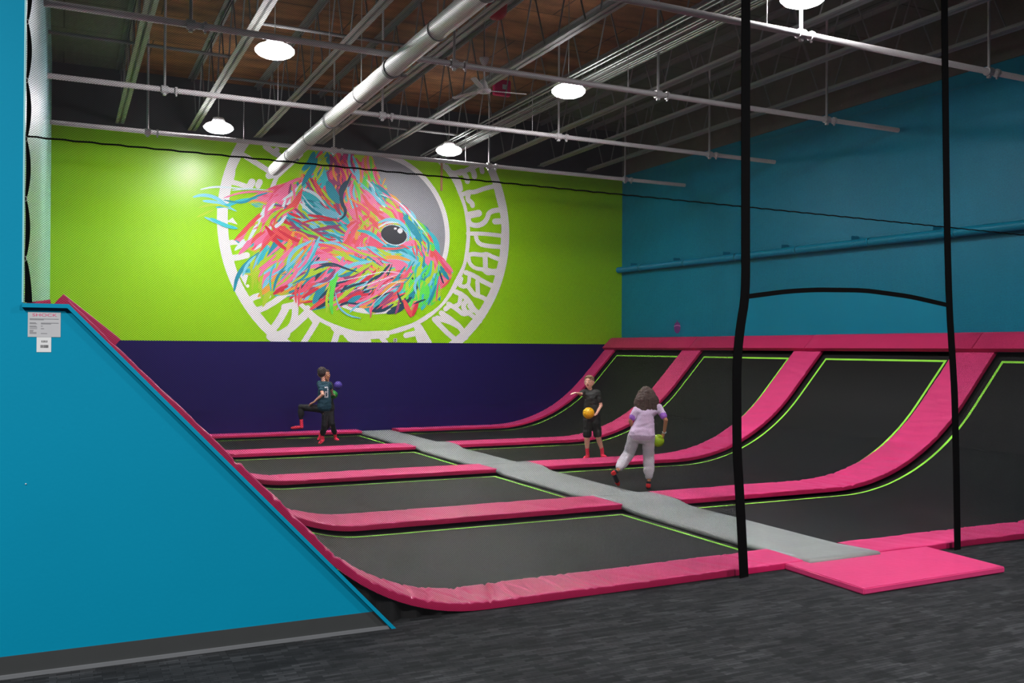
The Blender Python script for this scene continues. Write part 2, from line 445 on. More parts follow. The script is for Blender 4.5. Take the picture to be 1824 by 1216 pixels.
for (y0, y1), r in zip(edges, row):
    trampoline(norm_off(right_profile(.04, 5.6), -.036), y0, y1, 'black trampoline bed curving up the right wall, %s' % r, 'right trampoline beds', (.13, .135), .10 if y0 > 1 else .02)

# grey runway, one pad per bay, humped where it crosses the strips
def runway_pad(y0, y1, label, seed):
    bm = bm_new(); rings = []; n = max(8, int((y1-y0)/.05)); th = .04
    for i in range(n+1):
        y = y0+(y1-y0)*i/n
        hump = max(math.exp(-((y-(a+c)/2)/.38)**4) for a, c in STRIPS)
        if y < .3 : hump = max(hump, 1-y/.4 if y > 0 else 1)*.4
        z = .052+.042*hump
        xl = 4.952+.022*(1-hump)*0 + noise.noise(Vector((y*1.1, seed, 0)))*.012 - .025*hump; xr = 5.645+noise.noise(Vector((y*.9, seed, 7)))*.012
        sec = [(xl, z-th), (xl, z-.012), (xl+.012, z)] + [(xl+.03+(xr-xl-.06)*k/8, z+.004+noise.noise(Vector((y*1.3, k*.35, seed)))*.006) for k in range(9)] + [(xr-.012, z), (xr, z-.012), (xr, z-th)]
        rings.append([bm.verts.new((x, y, zz)) for x, zz in sec])
    m = len(rings[0])
    for a, c in zip(rings, rings[1:]):
        for k in range(m): bm.faces.new((a[k], a[(k+1) % m], c[(k+1) % m], c[k]))
    bm.faces.new(rings[0]); bm.faces.new(list(reversed(rings[-1])))
    bmesh.ops.recalc_face_normals(bm, faces=bm.faces)
    return tag(obj('runway_pad', bm, M['grey_pad'], smooth=True), label, 'padding', 'grey runway pads')
runway_pad(-.06, 2.93, 'grey runway pad starting at the pink entry mat', 1)
runway_pad(2.935, 5.78, 'grey runway pad second from the entry mat', 2)
runway_pad(5.785, 8.70, 'grey runway pad third from the entry mat', 3)
runway_pad(8.705, D-.04, 'grey runway pad reaching the purple wall', 4)

# entry mat on the carpet
b = bm_new()
P = [(4.768, .018), (4.738, -.758), (6.153, -.731), (6.215, .0)]
lo = [b.verts.new((x, y, .002)) for x, y in P]; hi = [b.verts.new((x, y, .046)) for x, y in P]
b.faces.new(hi); b.faces.new(list(reversed(lo)))
for i in range(4): b.faces.new((lo[i], lo[(i+1) % 4], hi[(i+1) % 4], hi[i]))
bmesh.ops.recalc_face_normals(b, faces=b.faces)
bmesh.ops.bevel(b, geom=list(b.edges), offset=.007, segments=3, affect='EDGES')
tag(obj('entry_mat', b, M['pink']), 'flat pink vinyl entry mat lying on the carpet at the runway end', 'mat')

# black pleated skirt below the left slope
b = bm_new(); prev = None; n = 150
lp = [(x, z) for x, z in left_profile(.0)]
def lz(x):
    for (xa, za), (xb, zb) in zip(lp, lp[1:]):
        if xa <= x <= xb: return za+(zb-za)*(x-xa)/(xb-xa)
    return .0
for i in range(n+1):
    x = .02+2.1*i/n; y = .0+.022*math.sin(x*42)+.008*math.sin(x*17)
    a = b.verts.new((x-.1*max(0, lz(x))*0, y, -.02)); c = b.verts.new((x, y, max(-.019, lz(x)-.004)))
    if prev: b.faces.new((prev[0], a, c, prev[1]))
    prev = (a, c)
tag(obj('skirt', b, M['skirt']), 'black pleated cloth skirt under the left padded slope', 'skirt')

# ================================================================== SAFETY NET ACROSS THE FRONT
net = thing('safety_net', 'black safety net hung across the court front with an open entry slot', 'net', (4.4, -.075, 0))
NY = -.070
KS = .984     # the hanging straps were measured in the y = 0 plane
def strap_x(z):          # left entry strap centre line
    k = [(0, 4.378), (.5, 4.342), (.9, 4.31), (1.5, 4.306), (1.75, 4.335), (1.97, 4.384), (2.4, 4.38), (5.0, 4.372)]
    for (a, xa), (c, xc) in zip(k, k[1:]):
        if a <= z <= c: return KS*(xa+(xc-xa)*(z-a)/(c-a))
    return 4.372*KS
def strap_xr(z):
    k = [(0, 6.57), (.6, 6.556), (1.26, 6.533), (1.965, 6.466), (2.6, 6.44), (5, 6.39)]
    for (a, xa), (c, xc) in zip(k, k[1:]):
        if a <= z <= c: return KS*(xa+(xc-xa)*(z-a)/(c-a))
    return 6.39*KS
def arc_z(x):
    x = x/KS
    k = [(4.35, 1.975), (4.757, 2.029), (5.027, 2.05), (5.54, 2.062), (6.02, 2.029), (6.5, 1.965)]
    for (a, xa), (c, xc) in zip(k, k[1:]):
        if a <= x <= c: return 1.6+KS*(xa+(xc-xa)*(x-a)/(c-a)-1.6)
    return 2.0
NTOP = 5.2
rects = []
for k in range(20):
    z0, z1 = 2.0*k/20, 2.0*(k+1)/20; zm = (z0+z1)/2
    rects.append((LW if z1 > 1.81 else max(LW, min(1.735-z1*.945+.005, 2.2)), strap_x(zm), z0+(.012 if k == 0 else 0), z1)); rects.append((strap_xr(zm), W-.01, z0+(.012 if k == 0 else 0), z1))
rects.append((LW, 4.31, 2.0, NTOP)); rects.append((6.36, W-.01, 2.0, NTOP))
for k in range(16):
    x0, x1 = 4.31+2.05*k/16, 4.31+2.05*(k+1)/16
    rects.append((x0, x1, arc_z((x0+x1)/2), NTOP))
def clip(px, pz, dx, dz, r):
    t0, t1 = -1e9, 1e9
    for p, d, lo, hi in ((px, dx, r[0], r[1]), (pz, dz, r[2], r[3])):
        a, c = (lo-p)/d, (hi-p)/d
        if a > c: a, c = c, a
        t0, t1 = max(t0, a), min(t1, c)
    return (t0, t1) if t1-t0 > 1e-4 else None
CW, CH, TW = .0135, .0115, .00062
verts, faces = [], []
for sgn in (1, -1):
    d = Vector((CW, CH*sgn)).normalized(); q = Vector((-d.y, d.x))*TW
    span = NTOP*CW/CH
    x = LW-(span if sgn > 0 else 0)
    while x < W+(span if sgn < 0 else 0):
        segs = sorted(s for s in (clip(x, 0, d.x, d.y, r) for r in rects) if s)
        merged = []
        for s in segs:
            if merged and s[0] <= merged[-1][1]+1e-3: merged[-1][1] = max(merged[-1][1], s[1])
            else: merged.append(list(s))
        for t0, t1 in merged:
            a, c = Vector((x, 0))+d*t0, Vector((x, 0))+d*t1
            n = len(verts); yy = NY+.0006*sgn
            for p in (a+q, a-q, c-q, c+q): verts.append((p.x, yy, p.y))
            faces.append((n, n+1, n+2, n+3))
        x += CW
me = bpy.data.meshes.new('netting'); me.from_pydata(verts, [], faces); me.materials.append(M['net'])
o = bpy.data.objects.new('netting', me); C.objects.link(o); o.parent = net; o.matrix_parent_inverse = Matrix.Translation(-net.location)
def band(name, pts, w, th=.008, flat='x'):
    """webbing strap: rectangular section swept along pts in the net plane"""
    P = smooth_path([Vector(p) for p in pts], 2); bm = bm_new(); rings = []
    for i, p in enumerate(P):
        d = (P[min(i+1, len(P)-1)]-P[max(i-1, 0)]).normalized(); s = Vector((d.z, 0, -d.x))*w/2; y = Vector((0, th/2, 0))
        rings.append([bm.verts.new(p+s+y), bm.verts.new(p-s+y), bm.verts.new(p-s-y), bm.verts.new(p+s-y)])
    for a, c in zip(rings, rings[1:]):
        for k in range(4): bm.faces.new((a[k], a[(k+1) % 4], c[(k+1) % 4], c[k]))
    bm.faces.new(rings[0]); bm.faces.new(list(reversed(rings[-1])))
    bmesh.ops.recalc_face_normals(bm, faces=bm.faces)
    return obj(name, bm, M['black'], net)
band('entry_strap', [(strap_x(z), -.086, z+.012) for z in (0, .25, .5, .7, .9, 1.2, 1.5, 1.75, 1.97, 2.4, 3.2, 4.2, NTOP)], .074)
band('entry_strap', [(strap_xr(z), -.086, z+.012) for z in (0, .3, .6, .95, 1.26, 1.6, 1.965, 2.6, 3.4, NTOP)], .068)
band('entry_header', [(x, -.088, arc_z(x)) for x in (4.325, 4.48, 4.68, 4.947, 5.2, 5.45, 5.7, 5.92, 6.15, 6.355)], .034)
rp = []; n = 260
for i in range(n+1):
    x = LW+.01+(W-LW-.03)*i/n
    rp.append((x, NY-.006, 2.632-.0068*(x+.17)-.00035*(x-3)**2+.004+.0022*math.sin(i*2.1)))
b = bm_new(); add_tube(b, rp, .0048, 6); obj('rope', b, M['black'], net)
# scalloped border tied to the wall edge
ties = [1.815, 2.03, 2.325, 2.62, 2.909, 3.199, 3.49, 3.78, 4.07, 4.36, 4.65, 4.94, NTOP]
b = bm_new(); prev = None
for z0, z1 in zip(ties, ties[1:]):
    for k in range(13):
        t = k/12; z = z0+(z1-z0)*t
        bulge = math.sin(PI*t)**.8 if z0 > 1.9 else .2+.8*(1-t**3)
        a = b.verts.new((LW+.004+.003*bulge, -.070, z)); c = b.verts.new((LW+.010+.018*bulge+(.012*(1-t) if z0 < 1.9 else 0), -.070, z))
        if prev: b.faces.new((prev[0], a, c, prev[1]))
        prev = (a, c)
obj('edge_band', b, M['black'], net)
for z in ties[1:6]:
    b = bm_new(); add_tube(b, [(LW+.006+.007*math.cos(a), -.073, z+.012*math.sin(a)) for a in [2*PI*k/10 for k in range(11)]], .0016, 6, False)
    obj('tie', b, M['white'], net)
b = bm_new(); add_tube(b, [(LW, NY, NTOP+.03), (W, NY, NTOP+.03)], .03, 10); obj('support_pipe', b, M['pipe'], net)

# ================================================================== NOTICES ON THE BLUE WALL
def text_part(name, s, x, z, size, m, parent, y, width=None):
    cu = bpy.data.curves.new(name, 'FONT'); cu.body = s; cu.size = size; cu.align_x = 'CENTER'; cu.align_y = 'CENTER'; cu.extrude = .0003
    o = bpy.data.objects.new(name, cu); C.objects.link(o)
    dg = bpy.context.evaluated_depsgraph_get(); me = bpy.data.meshes.new_from_object(o.evaluated_get(dg))
    C.objects.unlink(o); bpy.data.objects.remove(o)
    xs = [v.co.x for v in me.vertices]; k = width/(max(xs)-min(xs)) if width else 1
    for v in me.vertices: v.co = Vector((v.co.x*k+x, y-v.co.z, v.co.y+z))
    me.materials.clear(); me.materials.append(m)
    p = bpy.data.objects.new(name, me); C.objects.link(p); p.parent = parent; p.matrix_parent_inverse = Matrix.Translation(-parent.location)
    return p
nt_ = thing('notice_sheet', 'grey printed notice sheet with pink heading on the blue wall', 'notice', (-.075, -.13, 1.705))
b = bm_new(); add_box(b, -.147, -.003, -.1322, -.1303, 1.645, 1.766); obj('sheet', b, M['paper'], nt_)
text_part('heading', 'SHOCK', -.074, 1.752, .02, M['ink_pink'], nt_, -.1326, .108)
b = bm_new(); R2 = random.Random(3)
def line(x0, x1, z): add_box(b, x0, x1, -.1329, -.1324, z-.0011, z+.0011)
line(-.139, -.012, 1.7335); line(-.139, -.078, 1.7295)
for z, n in ((1.714, 2), (1.698, 2), (1.686, 1)):
    for k in range(n):
        line(-.139, -.139+R2.uniform(.024, .038), z-k*.0045)
line(-.09, -.012, 1.7135); line(-.09, -.045, 1.709); line(-.09, -.082, 1.698); line(-.09, -.076, 1.686)
for k in range(4): line(-.139, -.139+(.017, .015, .03, .03)[k], 1.677-k*.005)
line(-.09, -.062, 1.662)
obj('printed_lines', b, M['ink'], nt_)
n2 = thing('notice_label', 'small white barcode label stuck below the grey notice sheet', 'label', (-.075, -.13, 1.608))
b = bm_new(); add_box(b, -.108, -.044, -.1322, -.1303, 1.571, 1.644); obj('sheet', b, M['paper_white'], n2)
b = bm_new(); x = -.091
while x < -.057:
    w = R2.choice((.0008, .0016, .0024)); add_box(b, x, x+w, -.1328, -.1323, 1.592, 1.606); x += w+R2.choice((.0008, .0016))
obj('barcode', b, M['ink_dark'], n2)
b = bm_new()
for k in range(4):
    x = -.087+k*.007; add_box(b, x, x+.005, -.1328, -.1323, 1.619, 1.6225); add_box(b, x, x+.005, -.1328, -.1323, 1.625, 1.6275); add_box(b, x+(.0035 if k % 2 else 0), x+.0015+(.0035 if k % 2 else 0), -.1328, -.1323, 1.619, 1.628)
obj('printed_code', b, M['ink_dark'], n2)

b = bm_new(); add_lathe(b, [(0, 0), (.0035, 0), (.0035, .003), (.001, .006), (0, .006)], (0, 0, 0), 12)
bmesh.ops.rotate(b, verts=b.verts, cent=(0, 0, 0), matrix=Matrix.Rotation(PI/2, 3, 'X')); bmesh.ops.translate(b, verts=b.verts, vec=(-.149, -.1302, .93))
tag(obj('wall_screw', b, M['white']), 'tiny white screw head alone on the blue partition below the notices', 'screw')

# ================================================================== RIGHT WALL FITTINGS
wp = thing('wall_pipe', 'long blue painted pipe running along the blue right wall', 'pipe', (W-.11, 5, 3.23))
b = bm_new(); add_tube(b, [(W-.12, D-.05, 3.285), (W-.12, 5.0, 3.2), (W-.12, 0, 3.13), (W-.12, -3, 3.09)], .062, 16); obj('pipe_run', b, M['blue_side'], wp, True)
for y in (11.1, 9.6, 8.1, 6.6, 5.1, 3.65, 2.2):
    z = 3.13+(3.2-3.13)*y/5 if y < 5 else 3.2+(3.285-3.2)*(y-5)/(D-5.05)
    b = bm_new(); add_box(b, W-.16, W-.001, y-.03, y+.03, z+.055, z+.115, .004); obj('bracket', b, M['blue_side'], wp)
    b = bm_new(); add_tube(b, [(W-.12, y-.36, z-.005), (W-.12, y-.30, z-.004)], .067, 16); obj('coupling', b, M['blue_side'], wp, True)
b = bm_new(); add_tube(b, [(W-.012, D-.1, 5.235), (W-.012, 7.57, 5.19), (W-.012, 2.41, 5.10), (W-.012, -1, 5.04)], .008, 6)
tag(obj('wall_cable', b, M['blue_side']), 'thin cable stretched along the top of the blue right wall', 'cable')
ac = thing('acorn_decal', 'small purple acorn decal on the blue wall above the pink padding', 'decal', (W-.002, 9.65, 2.04))
b = bm_new()
b.faces.new([b.verts.new((W-.003, 9.65+.105*math.cos(a), 2.035+.105*math.sin(a)*(1.0 if math.sin(a) > 0 else 1.15))) for a in [2*PI*k/28 for k in range(28)]]); obj('nut', b, M['acorn'], ac)
b = bm_new(); add_box(b, W-.0055, W-.0045, 9.635, 9.665, 2.13, 2.175); obj('stalk', b, M['acorn'], ac)
b = bm_new(); v = []
for k in range(9):
    y = 9.548+.204*k/8; z = 2.055+.018*math.sin(PI*k/8); v.append((y, z))
pv = None
for y, z in v:
    a, c = b.verts.new((W-.005, y, z-.007)), b.verts.new((W-.005, y, z+.007))
    if pv: b.faces.new((pv[0], a, c, pv[1]))
    pv = (a, c)
obj('band', b, M['acorn_line'], ac)

# ================================================================== ROOF STEEL
JX = [.85, 1.995, 3.11, 4.235, 5.40, 6.53, 7.68, 8.79, 9.90]
BZ = 5.325
jl = ['first from the left wall', 'second from the left wall', 'third from the left wall, left of the white duct', 'fourth from the left wall, right of the white duct', 'fifth from the left wall, near the ceiling fan', 'sixth from the left wall, beside the conduit bundle', 'seventh from the left wall', 'second from the right wall', 'closest to the right wall']
J0, J1 = -1.2, D-.04
for x, w in zip(JX, jl):
    t = thing('roof_joist', 'grey open-web steel roof joist, %s' % w, 'joist', (x, 5, BZ), 'open-web roof joists')
    b = bm_new()
    for s in (-1, 1):
        add_box(b, min(x+s*.004, x+s*.068), max(x+s*.004, x+s*.068), J0, J1, BZ, BZ+.008); add_box(b, min(x+s*.008, x+s*.015), max(x+s*.008, x+s*.015), J0, J1, BZ, BZ+.06)
    obj('bottom_chord', b, M['steel'], t)
    b = bm_new()
    for s in (-1, 1):
        add_box(b, min(x+s*.004, x+s*.068), max(x+s*.004, x+s*.068), J0, J1, DECK-.012, DECK-.003); add_box(b, min(x+s*.008, x+s*.015), max(x+s*.008, x+s*.015), J0, J1, DECK-.07, DECK-.003)
    obj('top_chord', b, M['steel_dark'], t)
    y = 1.0; k = 0
    while y < J1-.35:
        a, c = (BZ+.03, DECK-.04) if k % 2 == 0 else (DECK-.04, BZ+.03)
        b = bm_new(); add_tube(b, [(x, y, a), (x, y+.34, c)], .0105, 6); obj('web_rod', b, M['steel_dark'], t)
        y += .34+(.30 if k % 2 else .02); k += 1
for y, x0, x1, w in ((5.72, 2.0, 4.3, 'behind the second pipe'), (7.16, LW, 2.05, 'beside the left wall'), (8.15, 2.0, 4.25, 'beyond the left lights'), (9.9, 4.2, 6.6, 'near the lime wall')):
    b = bm_new(); add_tube(b, [(x0, y, BZ+.03), (x1, y, BZ+.03)], .022, 8)
    tag(obj('bridging_bar', b, M['steel_dark']), 'grey bridging bar across the roof joists %s' % w, 'bar', 'bridging bars')

RX = [1.12, 3.91, 6.64, 9.42]
for y, w in ((1.87, 'nearest the camera at upper right'), (4.35, 'second from the camera'), (6.915, 'third from the camera'), (9.42, 'just before the lime wall')):
    t = thing('net_pipe', 'white horizontal pipe hung below the joists, %s' % w, 'pipe', (5, y, 4.764), 'white pipes under the roof')
    b = bm_new(); add_tube(b, [(LW, y, 4.764), (W-.005, y, 4.764)], .034, 12); obj('pipe_run', b, M['pipe'], t, True)
    for x in RX:
        b = bm_new(); add_tube(b, [(x, y, 4.78), (x, y, DECK-.02)], .016, 8); obj('hanger_rod', b, M['pipe'], t, True)
        b = bm_new(); add_tube(b, [(x-.04, y, 4.764), (x+.04, y, 4.764)], .05, 12); add_box(b, x-.02, x+.02, y-.02, y+.02, 4.69, 4.73, .004); obj('clamp', b, M['pipe'], t)
        b = bm_new(); add_tube(b, [(x+.12, y, 4.764), (x+.15, y, 4.764)], .049, 12); add_box(b, x+.125, x+.145, y-.012, y+.012, 4.695, 4.725, .003); obj('coupling', b, M['pipe'], t)
    for x in (2.5, 6.2):
        b = bm_new(); add_tube(b, [(x, y, 4.79), (x, y, BZ+.05)], .0045, 6); obj('hanger_wire', b, M['pipe'], t)

du = thing('round_duct', 'large white round duct pipe hung from the joists toward the mural', 'duct', (3.2, 5, 4.63))
b = bm_new(); add_tube(b, [(3.19, -1.5, 4.62), (3.19, 4.35, 4.62), (3.2, 7.0, 4.62), (3.235, 10.75, 4.62)], .10, 24); obj('duct_run', b, M['duct'], du, True)
for y in (1.87, 4.35, 6.915, 9.42):
    b = bm_new(); add_tube(b, [(3.19+max(0, y-6)*.011, y-.03, 4.62), (3.19+max(0, y-6)*.011, y+.03, 4.62)], .113, 24); add_box(b, 3.2+.09, 3.2+.15, y-.02, y+.02, 4.54, 4.57, .004); obj('clamp', b, M['steel_dark'], du, False)
for y in (3.0, 5.5, 8.1):
    x = 3.19+max(0, y-6)*.011
    b = bm_new(); add_tube(b, [(x+.106*math.sin(a), y, 4.62+.106*math.cos(a)) for a in [2*PI*k/20 for k in range(21)]], .006, 6, False)
    add_tube(b, [(x, y, 4.725), (x, y, DECK-.01)], .006, 6); obj('hanger', b, M['steel'], du)

for k, (x, z) in enumerate(((6.19, 5.30), (6.23, 5.33), (6.27, 5.30), (6.40, 5.29), (6.46, 5.29), (6.59, 5.30), (6.64, 5.30), (6.69, 5.30), (6.75, 5.32))):
    b = bm_new(); add_tube(b, [(x, -1, z), (x, D-.05, z)], .0125, 8)
    tag(obj('conduit', b, M['conduit'], None, True), 'thin galvanised conduit in the bundle along the sixth roof joist', 'conduit', 'bundle of conduits under the roof')

# lights
def high_bay(x, y, z, label):
    t = thing('ceiling_light', label, 'light', (x, y, z), 'round high bay lights')
    b = bm_new(); add_lathe(b, [(0, -.085), (.07, -.08), (.14, -.066), (.19, -.043), (.22, -.012), (.22, .012), (.19, .043), (.14, .066), (.10, .075), (0, .075)], (x, y, z), 32); obj('lens', b, M['lens'], t, True)
    b = bm_new(); add_lathe(b, [(.10, .076), (.10, .10), (.08, .15), (0, .155)], (x, y, z), 32); obj('housing', b, M['white'], t, True)
    b = bm_new(); add_tube(b, [(x, y, z+.13), (x, y, DECK-.01)], .006, 6); obj('hanger', b, M['steel'], t)
    return t
high_bay(2.19, 5.60, 5.02, 'round white ceiling light above the left beds, nearer of the left pair')
high_bay(2.18, 9.80, 5.02, 'round white ceiling light by the mural top left edge')
high_bay(6.03, 5.53, 5.02, 'round white ceiling light under the conduit bundle, nearer one')
high_bay(6.01, 9.71, 5.02, 'round white ceiling light in front of the mural top right')
high_bay(6.60, 1.80, 5.10, 'round white ceiling light above the pipe at the upper right, half out of view')

# ceiling fan
fx, fy = 5.12, 6.24
t = thing('ceiling_fan', 'small white ceiling fan on a down rod right of the white duct', 'fan', (fx, fy, DECK))
b = bm_new(); add_lathe(b, [(.02, -.10), (.04, -.08), (.066, -.02), (.066, .0)], (fx, fy, 5.53)); obj('canopy', b, M['white'], t, True)
b = bm_new(); add_tube(b, [(fx, fy, 5.46), (fx, fy, 5.22)], .012, 10); obj('down_rod', b, M['white'], t, True)
b = bm_new(); add_tube(b, [(fx, fy, DECK-.002), (fx, fy, 5.52)], .010, 8); obj('mount_rod', b, M['steel_dark'], t, True)
b = bm_new(); add_lathe(b, [(.0, -.045), (.085, -.04), (.098, -.02), (.096, .0), (.06, .02), (.05, .06), (.03, .11), (.012, .14)], (fx, fy, 5.10)); obj('motor', b, M['white'], t, True)
for k in range(3):
    a = math.radians(-8+120*k); d = Vector((math.cos(a), math.sin(a), 0)); s = Vector((-d.y, d.x, 0))
    b = bm_new(); top = []
    for r, w in ((.085, .012), (.16, .03), (.35, .036), (.58, .034), (.60, .02)):
        top.append((Vector((fx, fy, 5.09))+d*r, s*w))
    up = Vector((0, 0, .004)); tilt = Vector((0, 0, .006))
    rings = [[b.verts.new(p+w_+tilt+up), b.verts.new(p-w_-tilt+up), b.verts.new(p-w_-tilt-up), b.verts.new(p+w_+tilt-up)] for p, w_ in top]
    for r0, r1 in zip(rings, rings[1:]):
        for q in range(4): b.faces.new((r0[q], r0[(q+1) % 4], r1[(q+1) % 4], r1[q]))
    b.faces.new(rings[0]); b.faces.new(list(reversed(rings[-1]))); bmesh.ops.recalc_face_normals(b, faces=b.faces)
    obj('blade', b, M['white'], t)
t = thing('hanging_card', 'small magenta card box hanging from the deck behind the fan', 'sign', (6.63, 8.9, 6.05))
b = bm_new(); add_box(b, 6.48, 6.78, 8.85, 8.95, 5.85, 6.11, .01); obj('card_box', b, M['magenta'], t)
b = bm_new(); add_box(b, 6.62, 6.7, 8.843, 8.85, 5.95, 6.03, .002); obj('emblem', b, M['paper_white'], t)
b = bm_new(); add_tube(b, [(6.63, 8.9, 6.1), (6.63, 8.9, DECK-.002)], .004, 6); obj('cord', b, M['steel'], t)
t = thing('ceiling_fixture', 'dark red rounded fixture on the roof joist near the top edge', 'fixture', (4.8, 5.15, 5.8))
b = bm_new(); add_lathe(b, [(.0, -.2), (.08, -.19), (.12, -.14), (.13, -.02), (.11, .02), (0, .02)], (4.8, 5.15, 5.86)); obj('shell', b, M['red'], t, True)
b = bm_new(); add_tube(b, [(4.8, 5.15, 5.88), (4.8, 5.15, DECK-.002)], .02, 8); obj('stem', b, M['red'], t)
# wooden batten high on the mural wall, outlet at the bottom of the mural
b = bm_new(); add_box(b, 6.60, 6.64, D-.06, D-.036, 4.66, 5.24, .004)
tag(obj('batten', b, M['wood']), 'thin pale wooden batten hanging high on the lime wall right of the animal head', 'batten')
t = thing('wall_outlet', 'small white socket outlet on the lime wall just above the purple padding', 'outlet', (5.70, D, 1.745))
b = bm_new(); add_box(b, 5.665, 5.735, D-.046, D-.034, 1.712, 1.785, .003); obj('plate', b, M['white'], t)
b = bm_new(); add_box(b, 5.685, 5.715, D-.049, D-.0465, 1.725, 1.742); add_box(b, 5.685, 5.715, D-.049, D-.0465, 1.755, 1.772); obj('socket', b, M['ink_dark'], t)
LETTERS = [[(0.094,[(6.746,5.145),(6.859,5.013),(7.074,5.089)]),(0.094,[(6.89,5.006),(7.014,4.883),(7.045,4.733)])],[(0.094,[(7.013,5.036),(7.24,5.151),(7.469,5.268)]),(0.112,[(7.095,5.062),(7.168,4.973),(7.183,4.897)]),(0.117,[(7.26,5.153),(7.323,5.082),(7.334,5.006)]),(0.103,[(7.48,5.221),(7.502,5.117)])],[(0.09,[(7.087,4.632),(7.222,4.69),(7.326,4.688),(7.578,4.795),(7.843,4.865)]),(0.103,[(7.211,4.67),(7.181,4.534),(7.286,4.484),(7.296,4.427)])],[(0.139,[(7.225,4.23),(7.433,4.283)]),(0.103,[(7.204,4.21),(7.226,4.058),(7.393,4.027),(7.54,4.088),(7.624,4.199),(7.644,4.298),(7.75,4.359),(7.943,4.386)]),(0.121,[(7.784,4.142),(7.987,4.165)])],[(0.081,[(7.196,3.865),(7.541,3.885),(7.989,3.863)]),(0.09,[(7.363,3.856),(7.405,3.704),(7.543,3.644),(7.99,3.639)])],[(0.089,[(7.212,3.44),(7.31,3.474),(7.508,3.454),(7.607,3.489),(7.73,3.434),(8.0,3.356)]),(0.08,[(7.212,3.44),(7.235,3.28),(7.356,3.185),(7.532,3.172)]),(0.108,[(7.574,3.457),(7.587,3.134)]),(0.089,[(7.532,3.172),(7.621,3.095),(7.732,3.12),(7.889,3.086)]),(0.085,[(7.598,3.175),(7.754,3.141),(7.956,3.19)])],[(0.099,[(7.16,3.097),(7.357,3.034),(7.533,2.93),(7.823,2.819)]),(0.08,[(7.021,2.852),(7.119,2.805),(7.227,2.859),(7.237,3.02)]),(0.094,[(7.205,2.838),(7.337,2.662),(7.447,2.645),(7.691,2.541)]),(0.094,[(7.412,2.926),(7.425,2.665)]),(0.071,[(7.074,2.973),(7.032,2.832)])],[(0.103,[(6.947,2.71),(7.098,2.655),(7.251,2.519),(7.339,2.361),(7.538,2.244)]),(0.094,[(6.798,2.467),(6.949,2.391),(7.122,2.256),(7.23,2.318)]),(0.094,[(7.055,2.633),(7.034,2.473),(6.949,2.431)]),(0.103,[(7.185,2.557),(7.099,2.435),(7.165,2.317)]),(0.094,[(7.187,2.317),(7.318,2.24),(7.472,2.142)]),(0.071,[(7.23,2.438),(7.317,2.34)])],[(0.108,[(6.651,2.285),(6.843,2.17),(7.059,2.015),(7.168,1.817)]),(0.103,[(6.504,2.164),(6.738,1.931),(6.996,1.735)]),(0.108,[(6.567,2.185),(6.822,2.13),(7.016,2.034)]),(0.094,[(6.841,2.448),(6.735,2.366)])],[(0.169,[(6.172,2.002),(6.276,1.847),(6.382,1.681)]),(0.108,[(6.193,1.904),(5.926,1.843)]),(0.108,[(6.173,1.826),(6.236,1.67)])],[(0.089,[(2.564,3.409),(2.702,3.452),(2.859,3.452)]),(0.108,[(2.617,3.162),(2.773,3.178),(2.948,3.231)]),(0.061,[(2.616,3.411),(2.635,3.162)])],[(0.103,[(2.981,2.404),(3.059,2.487),(3.165,2.518)]),(0.108,[(3.008,2.333),(3.132,2.245),(3.363,2.36),(3.723,2.626)]),(0.103,[(2.972,2.422),(3.043,2.243),(3.168,2.156)])],[(0.132,[(3.367,1.869),(3.509,2.053),(3.635,2.293)]),(0.118,[(3.616,2.329),(3.799,2.371)]),(0.118,[(3.817,2.39),(3.801,2.058),(3.62,1.835)]),(0.141,[(3.439,1.778),(3.692,1.909),(3.893,2.096),(4.058,2.266)]),(0.141,[(3.512,1.724),(3.656,1.836)]),(0.141,[(3.367,1.796),(3.53,1.706)])],[(0.108,[(3.97,1.691),(4.098,1.896),(4.209,2.084)]),(0.103,[(4.172,2.083),(4.096,2.174),(4.039,2.321)]),(0.118,[(4.533,1.696),(4.589,1.884)]),(0.094,[(4.512,1.977),(4.608,1.884),(4.743,1.886)])],[(0.165,[(4.84,1.793),(5.133,1.758)]),(0.151,[(4.781,1.849),(5.093,1.833),(5.529,1.857)]),(0.141,[(4.976,1.699),(5.172,1.72)]),(0.094,[(5.449,1.78),(5.53,1.704)])],[(0.099,[(2.808,5.036),(3.044,4.912),(3.3,4.77)]),(0.108,[(3.263,5.192),(3.383,5.109),(3.504,5.051)]),(0.135,[(3.87,5.121),(3.696,4.946),(3.489,4.735)]),(0.09,[(2.613,4.505),(2.746,4.499),(2.947,4.446)]),(0.121,[(3.03,4.539),(2.997,4.468)]),(0.103,[(3.165,4.551),(3.132,4.479)]),(0.112,[(3.318,4.668),(3.49,4.717)]),(0.067,[(2.694,4.819),(2.711,4.684),(2.679,4.544)])]]
LPOLY = [[(2.793,2.937),(2.977,2.89),(2.926,2.69)],[(3.127,2.878),(3.18,2.953),(3.163,2.861)],[(2.586,3.804),(2.701,3.88),(2.785,3.765),(2.668,3.792)]]
LDOTS = [((2.966,2.685),0.03),((3.214,2.642),0.02),((3.335,2.519),0.045),((3.46,5.151),0.05)]
